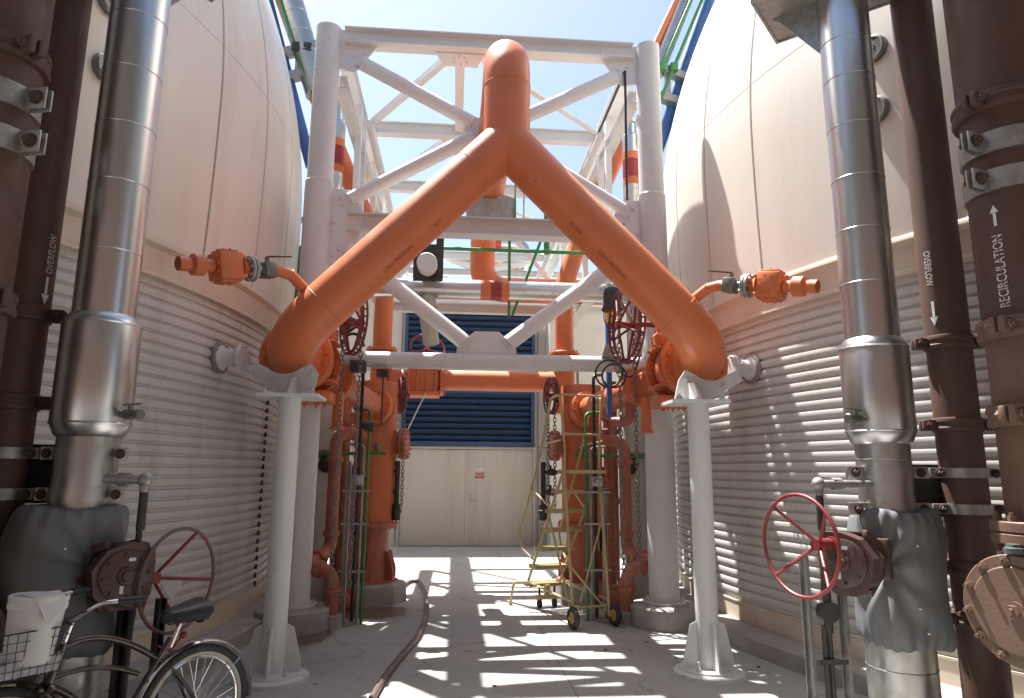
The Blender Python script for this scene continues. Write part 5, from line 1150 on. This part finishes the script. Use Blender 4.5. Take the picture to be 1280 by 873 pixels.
# ------------------------------------------------------------------ bicycle, basket, bucket
RH = V((-1.39, 4.24, .335)); FH = V((-2.0, 3.47, .335)); bd = FH - RH; WB = bd.length; bd.normalize(); up = V((0, 0, 1)); bs_ = V((-bd.y, bd.x, 0))
def BP(a, z, o=0.): return RH + bd * a + bs_ * o + up * (z - .335)
t = thing('bicycle', 'dark maroon cruiser bicycle with chrome fender and front basket', 'bicycle', V((RH.x, RH.y, 0)) + bd * (WB / 2))
def bike_wheel(h, fm):
    mb = MB(); mb.torus(h, bs_, .305, .024, 60, 10); wl = obj('wheel', mb, 'rubber', t)
    mb = MB(); mb.torus(h, bs_, .284, .0165, 60, 8); obj('tyre_wall', mb, 'whitewall', wl)
    mb = MB(); mb.torus(h, bs_, .262, .010, 60, 8); obj('rim', mb, 'chrome', wl)
    mb = MB(); u, w_, d = basis(bs_)
    for i in range(32):
        a = 2 * PI * i / 32; k = 1 if i % 2 else -1; a2 = a + (.35 if (i // 2) % 2 else -.35)
        mb.cyl(h + d * (.03 * k) + (u * math.cos(a2) + w_ * math.sin(a2)) * .02, h + (u * math.cos(a) + w_ * math.sin(a)) * .262, .0014, n=4)
    mb.cyl(h - d * .05, h + d * .05, .018, n=12); obj('spokes', mb, 'chrome', wl)
    mb = MB(); u2, w2 = bd, up; prev = None
    for i in range(37):
        a = math.radians(-20 + 205 * i / 36); c = h + (u2 * math.cos(a) + w2 * math.sin(a)) * .348; n_ = (u2 * math.cos(a) + w2 * math.sin(a)); row = []
        for j in range(7):
            q = math.radians(-75 + 25 * j); row.append(mb.b.verts.new(c + bs_ * (.034 * math.sin(q)) + n_ * (.016 * math.cos(q) - .008)))
        if prev:
            for j in range(6): mb.b.faces.new((prev[j], prev[j + 1], row[j + 1], row[j]))
        prev = row
    fo = obj('fender', mb, fm, t)
    mb = MB()
    for k in (-1, 1): mb.tube([h + bs_ * (.05 * k), h + (bd * (-.75) + up * .66) * .33 + bs_ * (.034 * k)], .004, 6)
    obj('fender_stay', mb, 'chrome', fo)
bike_wheel(RH, 'chrome'); bike_wheel(FH, 'bikepaint')
BBt = BP(.44, .30); ST = BP(.17, .73); HT0 = BP(WB - .22, .62); HT1 = BP(WB - .27, .80)
def crv(p0, p1, p2, n=14): return [V(p0) * (1 - q) ** 2 + V(p1) * (2 * q * (1 - q)) + V(p2) * q * q for q in [i / n for i in range(n + 1)]]
mb = MB(); mb.tube([BBt, ST], .015, 12); mb.tube(crv(HT1 - up * .02, BP(.55, .86), BP(.27, .66)) , .016, 12); mb.tube(crv(BP(.27, .66), BP(.10, .56), RH + bs_ * .06), .010, 10); mb.tube(crv(BP(.27, .66), BP(.10, .56), RH - bs_ * .06), .010, 10)
mb.tube(crv(HT0 + up * .03, BP(.55, .70), BP(.33, .58)), .013, 12); mb.tube(crv(HT0, BP(.62, .56), BBt), .017, 12)
for k in (-1, 1): mb.tube([BBt + bs_ * (.03 * k), RH + bs_ * (.06 * k)], .010, 8)
obj('frame', mb, 'bikepaint', t)
mb = MB(); mb.cyl(HT0, HT1, .021, n=14); hd = obj('head_tube', mb, 'bikepaint', t)
mb = MB()
for k in (-1, 1): mb.tube([HT0 + bs_ * (.045 * k), BP(WB - .12, .56, .05 * k), FH + bs_ * (.055 * k)], .011, 10)
mb.tube([HT0 - bs_ * .045, HT0 + bs_ * .045], .015, 10); obj('fork', mb, 'bikepaint', t)
mb = MB(); st = HT1 + (HT1 - HT0).normalized() * .10; mb.cyl(HT1, st, .013, n=12); mb.tube([st, st + bd * .05], .014, 10)
for k in (-1, 1): mb.tube(bend([st + bd * .05, st + bd * .04 + bs_ * (.10 * k) + up * .02, st - bd * .02 + bs_ * (.20 * k) + up * .10, st - bd * .17 + bs_ * (.25 * k) + up * .10], .09, 6), .0115, 12)
hb = obj('handlebar', mb, 'chrome', t)
for k in (-1, 1): mb = MB(); a = st - bd * .09 + bs_ * (.224 * k) + up * .10; e = st - bd * .20 + bs_ * (.26 * k) + up * .10; mb.cyl(a, e, .0175, n=14); obj('grip', mb, 'black', hb)
mb = MB(); mb.tube([st - bd * .05 + bs_ * .20 + up * .09, st - bd * .16 + bs_ * .22 + up * .055], .007, 6); mb.tube(bend([st - bd * .06 + bs_ * .2 + up * .1, st + bd * .12 + bs_ * .1 + up * .02, HT0 + bd * .02], .08), .004, 6); obj('brake_lever', mb, 'black', hb)
mb = MB(); mb.cyl(ST - up * .05, ST + (ST - BBt).normalized() * .1, .0125, n=12); obj('seat_post', mb, 'chrome', t)
sd0 = ST + (ST - BBt).normalized() * .12
mb = MB(); rows = []
for i in range(15):
    q = i / 14; L_ = -.12 + .25 * q; wd = .112 * (1 - q) ** .6 * (.72 + .28 * math.sin(min(1, q * 3 + .25) * PI / 2)) + .022; 
    if i == 0: wd *= .55
    if i == 14: wd *= .6
    row = []
    for j in range(13):
        a = PI * j / 12; row.append(mb.b.verts.new(sd0 + bd * L_ + bs_ * (wd * math.cos(a)) + up * (.066 * math.sin(a) ** .75 * (1 - .45 * q) + .02 * (1 - q) - (.02 if i in (0, 14) else 0))))
    for j in range(4): row.append(mb.b.verts.new(sd0 + bd * L_ + bs_ * (wd * (-.6 + .4 * j)) - up * .03 * (1 - q * .5)))
    rows.append(row)
for a, b_ in zip(rows, rows[1:]): mb.bridge(a, b_)
mb.b.faces.new(rows[0]); mb.b.faces.new(rows[-1][::-1]); obj('saddle', mb, 'saddle', t, smooth=50)
mb = MB()
for k in (-1, 1): mb.torus(sd0 - bd * .07 + bs_ * (.05 * k) - up * .035, up, .018, .004, 14, 6); mb.tube([sd0 - bd * .09 + bs_ * (.04 * k) - up * .03, sd0 + bd * .1 + bs_ * (.02 * k) - up * .03], .004, 6)
obj('saddle_spring', mb, 'dark', t)
mb = MB(); mb.lathe(BBt - bs_ * .05, -bs_, [(0, .09), (.004, .09), (.005, .07), (.006, .02)], 30); mb.cyl(BBt - bs_ * .08, BBt + bs_ * .08, .018, n=12); ck = obj('crank', mb, 'chrome', t)
for k in (-1, 1):
    mb = MB(); e = BBt + bs_ * (.08 * k) + (bd * (.5 * k) + up * (.87 * k)) * .165 if k > 0 else BBt + bs_ * (.08 * k) + (bd * -.5 + up * -.87) * .165
    mb.tube([BBt + bs_ * (.08 * k), e], .009, 8); obj('crank_arm', mb, 'chrome', ck)
    mb = MB(); mb.box(e + bs_ * (.055 * k), (.09, .07, .025), Matrix((bd, bs_, up)).transposed(), .006); obj('pedal', mb, 'black', ck)
mb = MB(); mb.lathe(RH - bs_ * .055, -bs_, [(0, .035), (.004, .035)], 18); u, w_, d = basis(bs_)
mb.tube([BBt - bs_ * .054 + up * .088, RH - bs_ * .056 + up * .034], .004, 6); mb.tube([BBt - bs_ * .054 - up * .088, RH - bs_ * .056 - up * .034], .004, 6); obj('chain', mb, 'dark', t)
mb = MB(); mb.sphere(BP(.10, .73), .02, 10); mb.tube([BP(.24, .7), BP(.17, .66), BP(.10, .73)], .006, 6); obj('reflector', mb, 'red', t)
# wire basket
bc = st + bd * .23 + up * -.10; mb = MB(); bw, bl, bh = .19, .15, .20
def KP(a, b_, z): k = .82 + .18 * (z / bh); return bc + bs_ * (a * bw * k) + bd * (b_ * bl * k) + up * (z - .08)
for z in (0, .04, .08, .12, .16, .2):
    pts = [KP(-1, -1, z), KP(1, -1, z), KP(1, 1, z), KP(-1, 1, z)]; mb.tube(bend([pts[0], pts[1], pts[2], pts[3], pts[0]], .02, 3), .0035 if z == .2 else .0017, 6)
for i in range(9):
    q = -1 + 2 * i / 8
    for sgn in (-1, 1): mb.tube([KP(q, sgn, .2), KP(q, sgn, 0)], .0017, 5); mb.tube([KP(sgn, q, .2), KP(sgn, q, 0)], .0017, 5)
    mb.tube([KP(q, -1, 0), KP(q, 1, 0)], .0017, 5); mb.tube([KP(-1, q, 0), KP(1, q, 0)], .0017, 5)
solo('wire_basket', mb, 'black', 'black wire basket fixed to the bicycle handlebar', 'basket')
# rags lying in it
mb = MB(); g = random.Random(4); N = 26; rows = []
for i in range(N + 1):
    row = []
    for j in range(N + 1):
        a, b_ = -1 + 2 * i / N, -1 + 2 * j / N
        z = .045 + .02 * math.sin(7 * a + 3 * b_) * math.cos(6 * b_ - a) + .014 * math.sin(13 * a - 9 * b_) + .03 * max(0, a) + g.uniform(-.004, .004)
        row.append((a * .94, b_ * .94, z))
    rows.append(row)
tv = [[mb.b.verts.new(KP(*q)) for q in row] for row in rows]; bv = [[mb.b.verts.new(KP(q[0], q[1], .006)) for q in row] for row in rows]
for i in range(N):
    for j in range(N): mb.b.faces.new((tv[i][j], tv[i + 1][j], tv[i + 1][j + 1], tv[i][j + 1])); mb.b.faces.new((bv[i][j], bv[i][j + 1], bv[i + 1][j + 1], bv[i + 1][j]))
for i in range(N):
    for A_, B_ in (((i, 0), (i + 1, 0)), ((i + 1, N), (i, N)), ((N, i), (N, i + 1)), ((0, i + 1), (0, i))):
        mb.b.faces.new((tv[A_[0]][A_[1]], bv[A_[0]][A_[1]], bv[B_[0]][B_[1]], tv[B_[0]][B_[1]]))
solo('rag_bundle', mb, 'cloth', 'crumpled pale rags in the bottom of the bicycle basket', 'rags', smooth=70)
kb = KP(.55, -.1, .05); ka = V((.05, .05, 1)).normalized(); t = thing('plastic_bucket', 'white plastic bucket standing in the bicycle basket', 'bucket', kb)
mb = MB(); mb.lathe(kb, ka, [(q_ * .86, h_ * .84) for q_, h_ in [(0, .01), (.002, .105), (.02, .112), (.26, .132), (.27, .14), (.29, .141), (.30, .137), (.31, .142), (.33, .143), (.335, .136), (.33, .13), (.10, .12), (.09, .02)]], 44); obj('tub', mb, 'plastic', t)
mb = MB(); u, w_, _ = basis(ka); rim = kb + ka * .292; q0 = rim + V((.04, -.112, 0)); q1 = rim + V((.12, -.025, .0)); mb.plate([q0, q1, q1 + V((.012, -.012, -.04)), (q0 + q1) / 2 + V((.02, -.03, -.12))], V((.7, -.7, .1)), .004); mb.plate([q0, q1, rim + V((.05, .06, .004)), rim + V((-.05, -.05, .004))], (0, 0, 1), .004); obj('folded_liner', mb, 'plastic', t)

# scraps on the floor
g = random.Random(9)
for k, (x, y) in enumerate(((-.42, 7.55), (-1.02, 5.85), (1.45, 6.75), (.35, 5.7), (1.9, 7.0), (2.62, 6.1))):
    mb = MB(); c = V((x, y, .006)); n = 7
    mb.extr([c + V((math.cos(2 * PI * i / n) * g.uniform(.01, .022), math.sin(2 * PI * i / n) * g.uniform(.008, .016), 0)) for i in range(n)], (0, 0, .006))
    solo('litter_scrap', mb, 'cloth' if k < 2 else 'dark', ['pale flattened scrap beside the hose', 'pale scrap by the finned post foot near the bicycle', 'dark chip on the sunlit slab behind the post', 'dark chip in the open middle of the yard', 'dark chip near the sunlit footing', 'dark leaf scrap against the sunlit kerb'][k], 'litter', 'scraps on the slab')

# ------------------------------------------------------------------ unseen deck and block added to shade the foreground
t = thing('added_shade_deck', 'unseen steel deck added overhead to shade the foreground', 'walkway', (MID, 1.2, 5.05))  # deck added out of view to dim the light on the near pipes
mb = MB(); mb.box((MID, 1.1, 5.2), (8.6, 4.4, .06)); obj('deck', mb, 'galv', t)
mb = MB(); mb.ibeam((MID - 4.3, 3.25, 5.05), (MID + 4.3, 3.25, 5.05), .15, .24); obj('edge_beam', mb, 'galv', t)
mb = MB(); mb.box((MID, -5.4, 4.5), (30, 1.6, 9)); solo('added_shade_block', mb, 'brown', 'unseen brown block added behind the camera to darken the foreground', 'building', smooth=0)  # block added out of view for foreground shade and dark metal reflections
